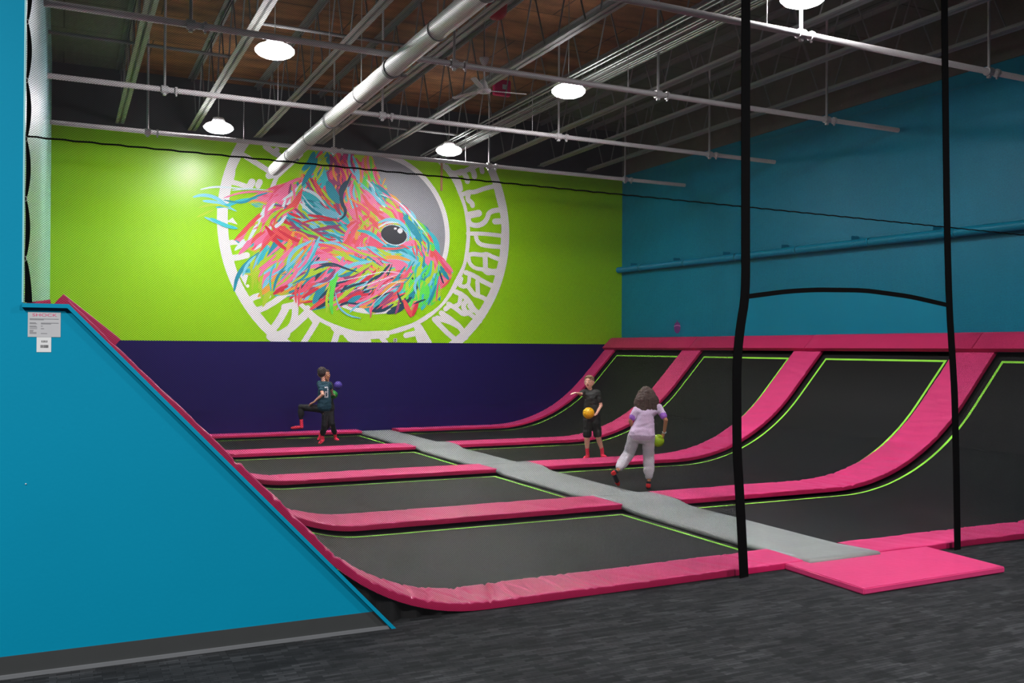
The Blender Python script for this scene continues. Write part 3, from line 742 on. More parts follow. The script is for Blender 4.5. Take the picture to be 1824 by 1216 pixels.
SIL = [(3.774,4.618),(3.911,4.769),(4.049,4.938),(4.188,5.143),(4.258,5.29),(5.2,5.312),(5.295,5.051),(5.382,4.861),(5.436,4.649),(5.511,4.699),(5.542,4.603),(5.485,4.574),(5.694,4.488),(5.886,4.321),(6.119,4.08),(6.315,3.872),(6.435,3.658),(6.554,3.442),(6.755,3.266),(6.904,3.104),(6.857,2.979),(6.737,2.837),(6.646,2.748),(6.624,2.518),(6.54,2.571),(6.443,2.42),(6.169,2.45),(6.054,2.191),(5.937,2.371),(5.842,2.387),(5.747,2.276),(5.67,2.383),(5.445,2.287),(5.221,2.228),(5.073,2.35),(4.853,2.345),(4.671,2.429),(4.492,2.354),(4.104,2.275),(4.137,2.502),(3.877,2.373),(3.816,2.579),(3.583,2.538),(3.447,2.516),(3.412,2.704),(3.245,2.51),(3.126,2.864),(2.91,2.889),(2.975,3.078),(3.173,3.24),(2.907,3.362),(2.742,3.481),(2.937,3.668),(3.201,3.923),(3.334,4.102),(3.1,4.086),(2.9,4.207),(3.265,4.422),(3.568,4.567)]
REG = [([(3.774,4.618),(4.258,5.255),(4.472,5.205),(4.44,4.744),(4.123,4.438),(3.88,4.28)],46,(-0.4,-1),(0.349,0.679),(0.024,0.054),'teal lime pink sky lime rose aqua lime'),([(4.401,5.199),(4.887,5.246),(4.836,4.814),(4.692,4.553),(4.477,4.571)],30,(0.12,-1),(0.349,0.621),(0.024,0.054),'plum rose coral plum magenta orange plum'),([(4.851,5.242),(5.2,5.276),(5.41,4.647),(5.133,4.302),(4.805,4.065),(4.836,4.743)],44,(0.28,-1),(0.33,0.64),(0.024,0.048),'lime green pink orange sky rose lime coral'),([(3.809,4.587),(4.087,4.644),(4.335,4.455),(4.623,4.159),(4.372,4.282),(4.054,4.328)],30,(0.65,-0.8),(0.33,0.679),(0.024,0.054),'red coral plum coral lime orange rose'),([(3.879,4.384),(4.194,4.374),(4.624,4.088),(4.481,3.99),(4.091,4.052)],30,(0.85,-0.5),(0.33,0.64),(0.03,0.06),'teal sky teal pale aqua'),([(3.537,4.151),(3.917,4.005),(4.553,3.907),(4.842,3.89),(4.484,3.585),(3.989,3.593),(3.574,3.844)],60,(0.9,-0.35),(0.33,0.737),(0.024,0.054),'teal lime lime aqua red green sky teal plum'),([(3.434,4.315),(3.809,4.587),(3.915,4.283),(3.641,3.986),(3.372,3.592),(2.939,3.398),(2.758,3.489),(3.201,3.923)],64,(-0.6,-0.8),(0.33,0.776),(0.024,0.054),'pink rose pink pink lime pale pink coral'),([(3.372,3.592),(3.539,3.876),(3.92,3.589),(4.13,3.461),(3.852,3.377)],26,(0.8,-0.5),(0.388,0.679),(0.036,0.072),'coral red orange lime coral'),([(4.986,4.291),(5.504,4.546),(5.963,4.253),(5.621,4.084),(5.247,3.951),(4.842,3.996)],50,(0.8,-0.55),(0.291,0.582),(0.03,0.066),'rose coral pink orange rose lime'),([(5.057,4.618),(5.485,4.581),(5.431,4.324),(5.132,4.374)],22,(0.7,-0.7),(0.252,0.543),(0.024,0.054),'sky teal pale pink aqua'),([(5.887,4.175),(6.197,4.012),(6.474,3.623),(6.356,3.58),(6.043,3.856)],40,(0.55,-0.85),(0.272,0.582),(0.024,0.054),'teal aqua sky green lime teal'),([(6.006,3.561),(6.395,3.655),(6.715,3.152),(6.518,2.996),(6.163,3.276)],40,(0.3,-0.95),(0.233,0.466),(0.024,0.054),'pink rose lime coral teal pink'),([(4.734,3.848),(5.173,3.839),(5.399,3.529),(4.92,3.289),(4.701,3.421)],46,(0.35,0.9),(0.252,0.582),(0.03,0.06),'pink coral orange rose lime rose'),([(5.138,3.515),(5.891,3.555),(6.085,3.418),(5.214,3.304),(4.919,3.325)],40,(0.95,-0.1),(0.291,0.582),(0.03,0.06),'teal coral aqua sky lime teal'),([(3.92,3.519),(4.7,3.491),(5.588,3.321),(6.124,3.347),(5.971,3.048),(5.216,2.981),(4.487,3.128),(3.991,3.384)],90,(0.95,-0.22),(0.349,0.815),(0.024,0.06),'pink pink sky lime orange pink aqua lime rose'),([(5.894,3.117),(6.636,3.149),(6.56,2.553),(6.014,2.501),(5.82,2.75)],70,(-0.35,-1),(0.272,0.543),(0.024,0.054),'green green lime teal aqua green lime sky'),([(3.922,3.242),(4.703,3.102),(5.895,2.971),(5.899,2.425),(4.599,2.462),(3.858,2.615),(3.752,2.957)],150,(-0.8,-0.55),(0.349,0.815),(0.024,0.06),'pink teal plum lime rose aqua coral sky pink navy red orange teal lime'),([(3.173,3.274),(3.645,3.504),(4.131,3.391),(3.993,3.036),(3.651,2.609),(3.345,2.667),(3.109,2.931)],80,(-0.6,-0.8),(0.349,0.815),(0.024,0.054),'pink teal lime sky rose lime aqua pink orange lime')]
HAND = [('navy',0.06,[(4.836,4.849),(4.764,4.666),(4.639,4.443),(4.658,4.268),(4.739,4.149),(4.703,4.023),(4.553,3.935)]),('navy',0.096,[(4.764,4.701),(4.657,4.533),(4.629,4.389)]),('navy',0.036,[(4.621,4.406),(4.702,4.2),(4.725,4.06)]),('teal',0.12,[(4.387,4.67),(4.442,4.428),(4.622,4.265)]),('teal',0.084,[(4.189,5.073),(4.12,4.892),(3.982,4.67),(3.913,4.526)]),('pale',0.024,[(3.914,4.387),(4.125,4.124),(4.481,4.008),(4.66,4.055)]),('sky',0.072,[(4.125,4.159),(4.409,4.038),(4.624,4.017)]),('sky',0.054,[(2.031,4.191),(2.189,4.247),(2.412,4.22),(2.64,4.053),(2.771,3.995)]),('sky',0.048,[(2.19,4.137),(2.413,4.137),(2.672,4.022)]),('aqua',0.048,[(2.414,4.037),(2.607,4.084),(2.835,4.202),(3.165,4.261)]),('sky',0.042,[(2.224,3.857),(2.448,3.772),(2.773,3.709)]),('aqua',0.06,[(2.319,3.847),(2.577,3.73),(2.789,3.693)]),('pale',0.03,[(2.156,4.334),(2.379,4.401),(2.637,4.406),(3.031,4.403)]),('pink',0.03,[(2.541,4.214),(2.834,4.337),(3.164,4.38),(3.502,4.355)]),('lime',0.036,[(2.127,4.017),(2.381,4.101),(2.64,4.053)]),('lime',0.03,[(2.097,3.849),(2.382,4.001)]),('teal',0.036,[(2.542,4.18),(2.868,4.137),(3.098,4.29),(3.332,4.376)]),('pale',0.024,[(2.67,4.358),(2.965,4.415),(3.332,4.41)]),('coral',0.048,[(2.725,3.48),(2.904,3.666),(3.101,3.882),(3.201,3.957)]),('coral',0.042,[(3.172,3.308),(3.305,3.485),(3.507,3.703)]),('red',0.054,[(3.507,3.703),(3.782,3.546),(4.06,3.492)]),('teal',0.06,[(2.732,2.579),(2.779,2.85),(2.942,3.093),(3.172,3.308)]),('sky',0.042,[(2.878,2.854),(2.942,3.059),(3.106,3.237)]),('aqua',0.03,[(3.379,2.6),(3.343,2.872),(3.443,3.116)]),('teal',0.042,[(3.413,2.601),(3.479,2.877),(3.648,3.091)]),('lime',0.036,[(3.212,2.458),(3.177,2.696),(3.242,2.936)]),('lime',0.03,[(3.11,2.693),(3.109,2.897),(3.174,3.07)]),('red',0.06,[(3.413,2.55),(3.548,2.657),(3.685,2.713)]),('coral',0.036,[(3.825,2.407),(3.806,2.613),(3.856,2.788)]),('rose',0.03,[(3.867,2.338),(3.875,2.616),(3.926,2.791)]),('red',0.054,[(3.928,2.496),(4.101,2.623),(4.241,2.697)]),('coral',0.054,[(4.076,2.291),(4.208,2.382),(4.385,2.492)]),('green',0.072,[(4.493,2.213),(4.456,2.494),(4.525,2.812),(4.595,2.991)]),('sky',0.03,[(5.037,2.153),(4.782,2.201),(4.6,2.356),(4.544,2.637)]),('lime',0.042,[(4.386,2.246),(4.384,2.562),(4.454,2.74)]),('rose',0.03,[(5.222,2.157),(5.239,2.372),(5.331,2.554)]),('sky',0.03,[(4.817,2.255),(4.962,2.401),(5.219,2.515)]),('plum',0.042,[(5.709,2.239),(5.765,2.385),(5.783,2.531)]),('coral',0.084,[(6.035,2.209),(5.937,2.389),(5.879,2.534)]),('red',0.06,[(6.054,2.209),(6.13,2.394),(6.168,2.505)]),('navy',0.036,[(5.86,2.424),(5.783,2.567),(5.744,2.675)]),('navy',0.042,[(4.634,2.64),(4.85,2.753),(5.143,2.835)]),('navy',0.03,[(5.257,2.516),(5.443,2.593),(5.63,2.671)]),('navy',0.036,[(4.238,3.117),(4.487,3.163),(4.739,3.068),(4.995,3.008)]),('navy',0.03,[(4.134,3.008),(4.345,3.122),(4.595,3.097)]),('sky',0.06,[(5.358,3.958),(5.545,4.043),(5.773,4.021),(5.966,3.851),(5.948,3.631)]),('sky',0.042,[(5.063,3.797),(5.323,3.668),(5.549,3.518)]),('aqua',0.054,[(4.953,3.79),(5.211,3.77),(5.436,3.603)]),('pale',0.03,[(5.359,3.868),(5.546,3.989),(5.773,3.985)]),('teal',0.084,[(5.849,4.099),(6.081,3.931),(6.239,3.647)]),('pale',0.03,[(5.392,4.501),(5.732,4.419),(6.08,4.078),(6.355,3.764)]),('pink',0.03,[(5.429,4.54),(5.771,4.349),(6.003,4.109)]),('rose',0.084,[(6.555,3.405),(6.715,3.227),(6.836,3.064)]),('pink',0.054,[(6.654,3.335),(6.815,3.175),(6.884,3.092)]),('teal',0.06,[(6.616,3.185),(6.716,3.041),(6.777,2.95)]),('navy',0.03,[(6.596,3.11),(6.657,2.927),(6.697,2.854)]),('coral',0.036,[(6.646,2.778),(6.737,2.848),(6.837,2.963)]),('rose',0.03,[(6.541,2.515),(6.559,2.738),(6.597,2.999)]),('teal',0.048,[(6.364,2.437),(6.461,2.624),(6.539,2.848)]),('navy',0.03,[(6.072,2.448),(6.207,2.506),(6.324,2.546)]),('pale',0.013,[(4.561,2.814),(5.069,2.939),(5.514,3.065),(5.895,3.008)]),('pale',0.013,[(4.851,2.647),(5.291,2.84),(5.78,3.003)]),('pale',0.012,[(5.22,2.372),(5.517,2.668),(5.819,2.896)]),('pale',0.012,[(5.367,2.699),(5.591,2.851),(5.934,2.864)]),('orange',0.024,[(5.428,4.648),(5.473,4.76),(5.495,4.817)]),('plum',0.054,[(4.093,3.738),(4.34,3.788),(4.661,3.878)]),('red',0.036,[(3.918,3.866),(4.197,3.954),(4.481,3.938)]),('red',0.042,[(4.197,4.024),(4.445,3.97),(4.625,3.94)])]
EYE = [(5.928,3.736),(5.92,3.694),(5.897,3.656),(5.863,3.622),(5.819,3.595),(5.771,3.576),(5.721,3.566),(5.67,3.565),(5.619,3.573),(5.568,3.59),(5.521,3.615),(5.478,3.646),(5.443,3.683),(5.421,3.722),(5.413,3.764),(5.42,3.804),(5.442,3.842),(5.476,3.876),(5.519,3.903),(5.566,3.923),(5.616,3.933),(5.667,3.935),(5.718,3.927),(5.769,3.91),(5.817,3.885),(5.861,3.854),(5.896,3.817),(5.919,3.777)]
RIM = [(5.934,3.732),(5.928,3.688),(5.909,3.647),(5.877,3.61),(5.836,3.581),(5.787,3.56),(5.732,3.548),(5.674,3.547),(5.616,3.555),(5.561,3.573),(5.512,3.6),(5.471,3.633),(5.44,3.673),(5.421,3.716),(5.414,3.76),(5.42,3.804),(5.439,3.845),(5.469,3.881),(5.51,3.91),(5.559,3.932),(5.613,3.944),(5.671,3.946),(5.729,3.938),(5.784,3.92),(5.834,3.894),(5.876,3.86),(5.907,3.821),(5.927,3.777)]
HL = [(5.847,3.837),(5.842,3.814),(5.827,3.796),(5.806,3.784),(5.782,3.783),(5.76,3.792),(5.746,3.808),(5.74,3.83),(5.745,3.853),(5.76,3.871),(5.781,3.882),(5.805,3.884),(5.827,3.875),(5.842,3.858)]
HL2 = [(5.728,3.873),(5.724,3.862),(5.713,3.853),(5.698,3.849),(5.683,3.851),(5.672,3.859),(5.668,3.869),(5.672,3.88),(5.683,3.889),(5.698,3.893),(5.713,3.891),(5.724,3.884)]
BROAD = [('teal',0.12,[(4.136,5.182),(4.067,4.945),(3.908,4.824)]),('lime',0.1,[(4.261,5.194),(4.335,5.005),(4.408,4.869)]),('teal',0.1,[(4.352,5.203),(4.416,4.977)]),('plum',0.139,[(4.443,5.14),(4.554,4.882),(4.627,4.852)]),('magenta',0.12,[(4.698,5.183),(4.792,4.957)]),('rose',0.139,[(4.499,4.877),(4.464,4.695)]),('pink',0.139,[(4.173,5.026),(4.246,4.819),(4.283,4.697)]),('navy',0.12,[(4.645,4.818),(4.574,4.578)]),('teal',0.159,[(4.392,4.653),(4.484,4.446),(4.631,4.313)]),('plum',0.12,[(4.518,4.771),(4.592,4.598)]),('red',0.12,[(3.997,4.726),(4.141,4.454),(4.304,4.325)]),('plum',0.08,[(4.14,4.632),(4.303,4.432),(4.448,4.318)]),('pink',0.159,[(3.716,4.597),(3.545,4.303),(3.529,4.109)]),('pink',0.1,[(3.804,4.569),(3.754,4.283),(3.773,4.074)]),('plum',0.044,[(3.717,4.562),(3.675,4.295)]),('coral',0.1,[(3.875,4.539),(3.929,4.367),(3.921,4.243)]),('aqua',0.219,[(4.0,4.267),(4.233,4.177),(4.469,4.015)]),('pale',0.04,[(3.858,4.432),(3.948,4.21),(4.126,4.063),(4.578,3.995)]),('red',0.05,[(4.002,4.019),(4.234,3.999),(4.451,3.942)]),('red',0.05,[(4.268,4.286),(4.359,4.186),(4.468,4.104)]),('red',0.06,[(4.503,4.25),(4.577,4.148),(4.651,4.045)]),('lime',0.139,[(3.913,4.084),(3.967,3.981),(4.021,3.879)]),('aqua',0.12,[(3.65,4.065),(3.827,3.814),(4.093,3.706)]),('teal',0.139,[(3.443,4.051),(3.478,3.949),(3.539,3.848)]),('pink',0.179,[(3.392,3.995),(3.155,3.702),(3.038,3.488)]),('coral',0.08,[(3.187,3.998),(2.952,3.707),(2.753,3.507)]),('lime',0.08,[(3.053,3.748),(2.97,3.605),(2.92,3.482)]),('coral',0.179,[(3.566,3.78),(3.741,3.615),(4.076,3.572)]),('lime',0.08,[(3.895,4.223),(3.878,4.081),(3.967,3.946)]),('pink',0.139,[(3.353,3.67),(3.211,3.553),(3.105,3.438)]),('rose',0.07,[(3.515,3.771),(3.282,3.557),(3.195,3.334)]),('coral',0.179,[(3.569,3.756),(3.716,3.6),(3.901,3.472)]),('pink',0.09,[(3.284,3.302),(3.608,3.41),(3.864,3.451)]),('pink',0.1,[(3.701,3.231),(3.902,3.352),(4.069,3.401)]),('teal',0.09,[(3.16,3.287),(2.967,3.088),(2.81,2.902)]),('lime',0.12,[(3.429,3.164),(3.287,2.884),(3.147,2.644)]),('pink',0.06,[(3.428,3.291),(3.322,3.068),(3.26,2.92)]),('aqua',0.06,[(3.574,3.079),(3.413,2.853),(3.37,2.651)]),('teal',0.11,[(3.922,3.159),(3.648,2.99),(3.486,2.764)]),('green',0.12,[(3.923,3.048),(3.832,2.906),(3.704,2.818)]),('rose',0.09,[(4.071,3.027),(4.164,3.123),(4.428,3.135)]),('plum',0.08,[(3.922,3.113),(4.163,3.291),(4.37,3.319)]),('pink',0.07,[(4.164,3.161),(4.542,3.197),(5.183,3.026)]),('teal',0.11,[(4.372,3.021),(4.128,2.918),(3.962,2.791)]),('rose',0.1,[(4.166,2.891),(4.036,2.729),(3.907,2.623)]),('teal',0.139,[(4.373,2.824),(4.243,2.587),(4.132,2.398)]),('green',0.11,[(4.543,2.953),(4.45,2.668),(4.499,2.464)]),('plum',0.12,[(4.658,2.995),(4.813,2.869),(5.144,2.976)]),('rose',0.06,[(4.621,2.758),(4.871,2.852),(5.144,2.961)]),('aqua',0.1,[(4.641,2.703),(4.93,2.76),(5.144,2.891)]),('red',0.07,[(4.585,2.419),(4.931,2.57),(5.265,2.622)]),('plum',0.09,[(4.699,2.554),(4.873,2.625),(5.048,2.688)]),('navy',0.044,[(4.718,2.667),(4.814,2.718),(4.911,2.763)]),('sky',0.08,[(3.614,2.641),(3.796,2.794),(3.98,2.875)]),('rose',0.199,[(5.172,3.569),(5.37,3.57),(5.53,3.511)]),('coral',0.159,[(4.898,3.535),(4.975,3.634),(5.082,3.754)]),('teal',0.12,[(4.938,3.347),(5.035,3.447),(5.152,3.558)]),('teal',0.139,[(4.957,3.358),(5.292,3.308),(5.631,3.362)]),('lime',0.1,[(5.551,3.407),(5.671,3.461),(5.833,3.512)]),('pink',0.139,[(5.752,3.475),(5.975,3.593),(6.181,3.653)]),('teal',0.159,[(6.014,3.926),(6.159,3.818),(6.243,3.706)]),('green',0.139,[(6.368,3.654),(6.432,3.569),(6.485,3.483)]),('lime',0.12,[(6.242,3.804),(6.326,3.71),(6.4,3.616)]),('sky',0.05,[(5.871,3.927),(5.974,3.807),(5.955,3.641)]),('pink',0.179,[(6.287,3.345),(6.497,3.237),(6.593,3.103)]),('rose',0.12,[(6.591,3.399),(6.751,3.179),(6.848,3.034)]),('teal',0.08,[(6.613,3.203),(6.72,3.039),(6.806,2.933)]),('aqua',0.159,[(6.059,3.403),(6.142,3.338),(6.205,3.253)]),('sky',0.09,[(5.876,3.171),(6.019,3.196),(6.205,3.257)]),('pink',0.199,[(5.512,3.183),(5.673,3.171),(5.856,3.179)]),('green',0.199,[(6.166,2.9),(6.291,2.767),(6.365,2.632)]),('lime',0.159,[(6.041,2.983),(6.165,3.037),(6.289,3.091)]),('teal',0.139,[(5.961,2.737),(6.023,2.642),(6.075,2.546)]),('teal',0.06,[(6.51,2.903),(6.479,2.734),(6.386,2.515)]),('rose',0.07,[(5.158,2.758),(5.434,2.854),(5.755,3.043)]),('orange',0.08,[(5.237,2.684),(5.376,2.717),(5.555,2.746)]),('plum',0.1,[(5.316,2.677),(5.455,2.73),(5.635,2.788)]),('red',0.08,[(4.789,2.519),(4.943,2.589),(5.119,2.694)]),('teal',0.1,[(4.789,2.443),(4.905,2.503),(5.041,2.577)]),('navy',0.044,[(5.178,2.593),(5.277,2.647),(5.396,2.703)]),('red',0.1,[(5.85,2.53),(5.963,2.348),(6.03,2.184)]),('coral',0.08,[(6.036,2.253),(6.107,2.371),(6.172,2.5)]),('sky',0.12,[(5.432,3.237),(5.612,3.275),(5.814,3.274)]),('lime',0.1,[(5.373,3.081),(5.533,3.107),(5.714,3.096)])]
# ================================================================== PAINTED MURAL ON THE LIME WALL
mu = thing('wall_mural', 'painted mural of a multicoloured furry animal head in a white lettered ring', 'mural', (5.27, D, 3.88))
MY = D-.002
M['mural_white'] = mat('mural_white_paint', (226, 224, 224), .55, .03, 2)
M['mural_grey'] = mat('mural_grey_paint', (142, 145, 150), .5, .10, .8)
PAL = dict(pink=(238, 118, 158), rose=(232, 84, 116), coral=(228, 84, 84), red=(206, 42, 66), orange=(228, 160, 62), lime=(172, 206, 42), olive=(110, 118, 40),
           green=(92, 222, 76), teal=(24, 142, 160), aqua=(52, 186, 196), sky=(120, 200, 222), pale=(206, 226, 232), navy=(24, 62, 84), plum=(150, 66, 112), magenta=(206, 50, 118))
def annulus(bm, cx, cz, r0, r1, y, jag0=0, seed=0):
    n = 128; prev = None
    for i in range(n+1):
        a = 2*PI*i/n; c, s = math.cos(a), math.sin(a)
        q = r0+jag0*noise.noise(Vector((c*5, s*5, seed)))
        p = [bm.verts.new((cx+c*q, y, cz+s*q)), bm.verts.new((cx+c*r1, y, cz+s*r1))]
        if prev: bm.faces.new((prev[0], p[0], p[1], prev[1]))
        prev = p
b = bm_new(); annulus(b, 5.27, 3.875, 2.655, 2.837, MY, .03); obj('outer_ring', b, M['mural_white'], mu)
b = bm_new(); annulus(b, 5.245, 3.826, 1.925, 2.005, MY-.0003, .03, 4); obj('inner_ring', b, M['mural_white'], mu)
b = bm_new(); annulus(b, 5.275, 3.774, 1.44, 1.54, MY-.0006); obj('disc_border', b, M['mural_white'], mu)
b = bm_new(); annulus(b, 5.275, 3.774, .002, 1.443, MY-.0009); obj('grey_disc', b, M['mural_grey'], mu)
for gi, grp in enumerate(LETTERS):
    b = bm_new()
    for i, (w, p) in enumerate(grp):
        q = [(v.x, v.y) for v in smooth_path([Vector((x, z, 0)) for x, z in p], 2)]
        add_ribbon_xz(b, q, w, MY-.0002-.00001*(i+gi*10))
    obj('painted_letter', b, M['mural_white'], mu)
for p in LPOLY+[[(x+r*math.cos(2*PI*k/14), z+r*math.sin(2*PI*k/14)) for k in range(14)] for (x, z), r in LDOTS]:
    b = bm_new(); add_flat_xz(b, p, MY-.0002); obj('paint_drip', b, M['mural_white'], mu)

def fur_base():
    m = bpy.data.materials.new('mural_fur_blend'); m.use_nodes = True
    nt = m.node_tree; N = nt.nodes; L = nt.links; bs = N['Principled BSDF']; bs.inputs['Roughness'].default_value = .55
    tc = N.new('ShaderNodeTexCoord'); mp = N.new('ShaderNodeMapping'); mp.inputs['Rotation'].default_value = (0, .6, 0); mp.inputs['Scale'].default_value = (1.2, 1, 4)
    L.new(tc.outputs['Object'], mp.inputs['Vector'])
    n = N.new('ShaderNodeTexNoise'); n.inputs['Scale'].default_value = 1.6; n.inputs['Detail'].default_value = 3; L.new(mp.outputs['Vector'], n.inputs['Vector'])
    r = N.new('ShaderNodeValToRGB'); e = r.color_ramp.elements
    e[0].position = .3; e[0].color = lin(PAL['teal']); e[1].position = .7; e[1].color = lin(PAL['rose'])
    for p, c in ((.4, 'aqua'), (.46, 'lime'), (.53, 'orange'), (.6, 'pink')):
        k = e.new(p); k.color = lin(PAL[c])
    L.new(n.outputs['Fac'], r.inputs['Fac']); L.new(r.outputs['Color'], bs.inputs['Base Color']); return m
b = bm_new(); add_flat_xz(b, SIL, MY-.0015); head = obj('animal_head', b, fur_base(), mu)

def inside(p, poly):
    c = False; n = len(poly)
    for i in range(n):
        (x0, z0), (x1, z1) = poly[i], poly[i-1]
        if (z0 > p[1]) != (z1 > p[1]) and p[0] < (x1-x0)*(p[1]-z0)/(z1-z0)+x0: c = not c
    return c
fur = {k: bm_new() for k in PAL}
FILL = ['aqua', 'plum', 'lime', 'coral', 'teal', 'teal', 'pink', 'coral', 'rose', 'aqua', 'teal', 'rose', 'coral', 'teal', 'pink', 'green', 'rose', 'lime']
for i, (q, c) in enumerate(zip(REG, FILL)): add_flat_xz(fur[c], q[0], MY-.00155-.00002*i)
def lens_stroke(col, pts, w, y):
    P = [Vector((x, z)) for x, z in pts]; bm = fur[col]
    P = [Vector((v.x, v.y)) for v in smooth_path([Vector((p.x, p.y, 0)) for p in P], 2)]
    n = len(P); top, bot = [], []
    for i, p in enumerate(P):
        d = (P[min(i+1, n-1)]-P[max(i-1, 0)]).normalized(); q = Vector((-d.y, d.x)); t = i/(n-1)
        h = w*(math.sin(PI*min(1, t*.94+.06))**1.05)*.5+.0006
        top.append(bm.verts.new(((p+q*h).x, y, (p+q*h).y))); bot.append(bm.verts.new(((p-q*h).x, y, (p-q*h).y)))
    for i in range(n-1): bm.faces.new((top[i], top[i+1], bot[i+1], bot[i]))
RM = random.Random(21); cnt = 0
for poly, n, d, ln, wd, pal in REG:
    pal = pal.split(); x0, x1 = min(p[0] for p in poly), max(p[0] for p in poly); z0, z1 = min(p[1] for p in poly), max(p[1] for p in poly)
    k = 0; tries = 0
    n = int(n*1.15)
    while k < n and tries < 6000:
        tries += 1
        p = (RM.uniform(x0, x1), RM.uniform(z0, z1))
        if not inside(p, poly): continue
        a = math.atan2(d[1], d[0])+RM.gauss(0, .16); l = RM.uniform(*ln)*(1.35 if k < n*.6 else 1.1); w = RM.uniform(*wd)*(2.9 if k < n*.5 else 1.3); bend = RM.uniform(-.22, .22)*l
        u = Vector((math.cos(a), math.sin(a))); q = Vector((-u.y, u.x)); c = Vector(p)
        e0, e1 = c-u*l*.45, c+u*l*.45
        if not inside((e0.x, e0.y), SIL) or (not inside((e1.x, e1.y), SIL) and RM.random() < .75): continue
        lens_stroke(RM.choice(pal), [e0, c+q*bend, e1], w, (MY-.002 if k < n*.6 else MY-.0056)-.0000035*cnt); cnt += 1; k += 1
for i, (col, w, p) in enumerate(BROAD): lens_stroke(col, p, w, MY-.0050-.000006*i)
for i, (col, w, p) in enumerate(HAND): lens_stroke(col, p, w*1.15, MY-.0092-.00001*i)
for k, bm in fur.items():
    m = mat('mural_%s_paint' % k, PAL[k], .55, .08, 3)
    obj('fur_pattern', bm, m, head)
b = bm_new(); add_flat_xz(b, RIM, MY-.0104); eye = obj('eye_rim', b, mat('mural_rim_paint', (190, 222, 232), .5, .1, 8), mu)
b = bm_new(); add_flat_xz(b, EYE, MY-.0108); obj('eye', b, mat('mural_eye_paint', (30, 34, 42), .45, .15, 5), eye)
b = bm_new(); add_flat_xz(b, HL, MY-.0112); add_flat_xz(b, HL2, MY-.0112); obj('eye_highlight', b, M['mural_white'], eye)
GIRL = {'head': (6.094, 3.774, 1.069), 'crown': (6.093, 3.796, 1.185), 'neck': (6.067, 3.71, 0.957), 'chest': (6.045, 3.7, 0.855), 'waist': (6.0, 3.689, 0.715), 'pelvis': (5.967, 3.673, 0.628), 'shL': (5.952, 3.756, 0.905), 'shR': (6.178, 3.646, 0.939), 'hipL': (5.903, 3.726, 0.6), 'hipR': (6.048, 3.656, 0.595), 'elL': (5.878, 3.77, 0.784), 'wrL': (5.99, 3.906, 0.699), 'elR': (6.213, 3.552, 0.796), 'wrR': (6.238, 3.619, 0.643), 'haR': (6.239, 3.653, 0.575), 'knL': (5.902, 3.84, 0.396), 'anL': (5.685, 3.724, 0.24), 'heL': (5.629, 3.729, 0.198), 'toL': (5.73, 3.793, 0.063), 'knR': (6.084, 3.707, 0.376), 'anR': (6.046, 3.639, 0.123), 'heR': (6.035, 3.634, 0.048), 'toR': (6.109, 3.743, 0.009), 'ball': (6.198, 3.684, 0.551), 'fw': (0.54, 0.842, 0.0), 'mm': 6.41}
BOYB = {'head': (6.957, 6.525, 1.121), 'crown': (6.964, 6.521, 1.228), 'neck': (6.97, 6.521, 1.006), 'chest': (6.978, 6.517, 0.891), 'waist': (6.987, 6.515, 0.727), 'pelvis': (6.995, 6.512, 0.612), 'shL': (7.066, 6.474, 0.966), 'shR': (6.889, 6.56, 0.969), 'hipL': (7.043, 6.488, 0.579), 'hipR': (6.947, 6.535, 0.579), 'elR': (6.798, 6.493, 0.945), 'wrR': (6.672, 6.365, 0.969), 'haR': (6.609, 6.351, 0.982), 'elL': (7.11, 6.443, 0.778), 'wrL': (6.986, 6.371, 0.658), 'haL': (6.908, 6.365, 0.624), 'knL': (7.058, 6.439, 0.329), 'knR': (6.919, 6.517, 0.319), 'anL': (7.146, 6.465, 0.126), 'anR': (6.94, 6.543, 0.119), 'heL': (7.156, 6.472, 0.043), 'heR': (6.963, 6.565, 0.033), 'toL': (7.137, 6.348, 0.032), 'toR': (6.858, 6.483, 0.014), 'ball': (6.856, 6.367, 0.678), 'fw': (-0.733, -0.681, 0.0), 'mm': 8.21}
BOYA = {'head': (3.914, 10.076, 1.176), 'crown': (3.913, 10.075, 1.264), 'neck': (3.922, 10.05, 1.069), 'chest': (3.936, 10.045, 0.92), 'waist': (3.946, 10.042, 0.743), 'pelvis': (3.943, 10.044, 0.621), 'shL': (3.873, 10.097, 1.003), 'shR': (4.018, 10.071, 0.992), 'hipL': (3.897, 10.067, 0.584), 'hipR': (3.974, 10.074, 0.572), 'elL': (3.89, 9.935, 0.832), 'wrL': (3.775, 10.069, 0.698), 'haL': (3.726, 10.138, 0.663), 'elR': (4.087, 10.15, 0.904), 'wrR': (4.129, 10.23, 0.815), 'haR': (4.142, 10.28, 0.803), 'knL': (3.599, 10.233, 0.609), 'anL': (3.601, 10.212, 0.395), 'heL': (3.61, 10.208, 0.283), 'toL': (3.468, 10.3, 0.262), 'knR': (3.942, 10.014, 0.307), 'anR': (3.927, 10.078, 0.125), 'heR': (3.934, 10.087, 0.058), 'toR': (3.857, 10.002, 0.023), 'num': (3.97, 9.918, 0.832), 'fw': (-0.222, 0.975, 0.0), 'mm': 9.33}
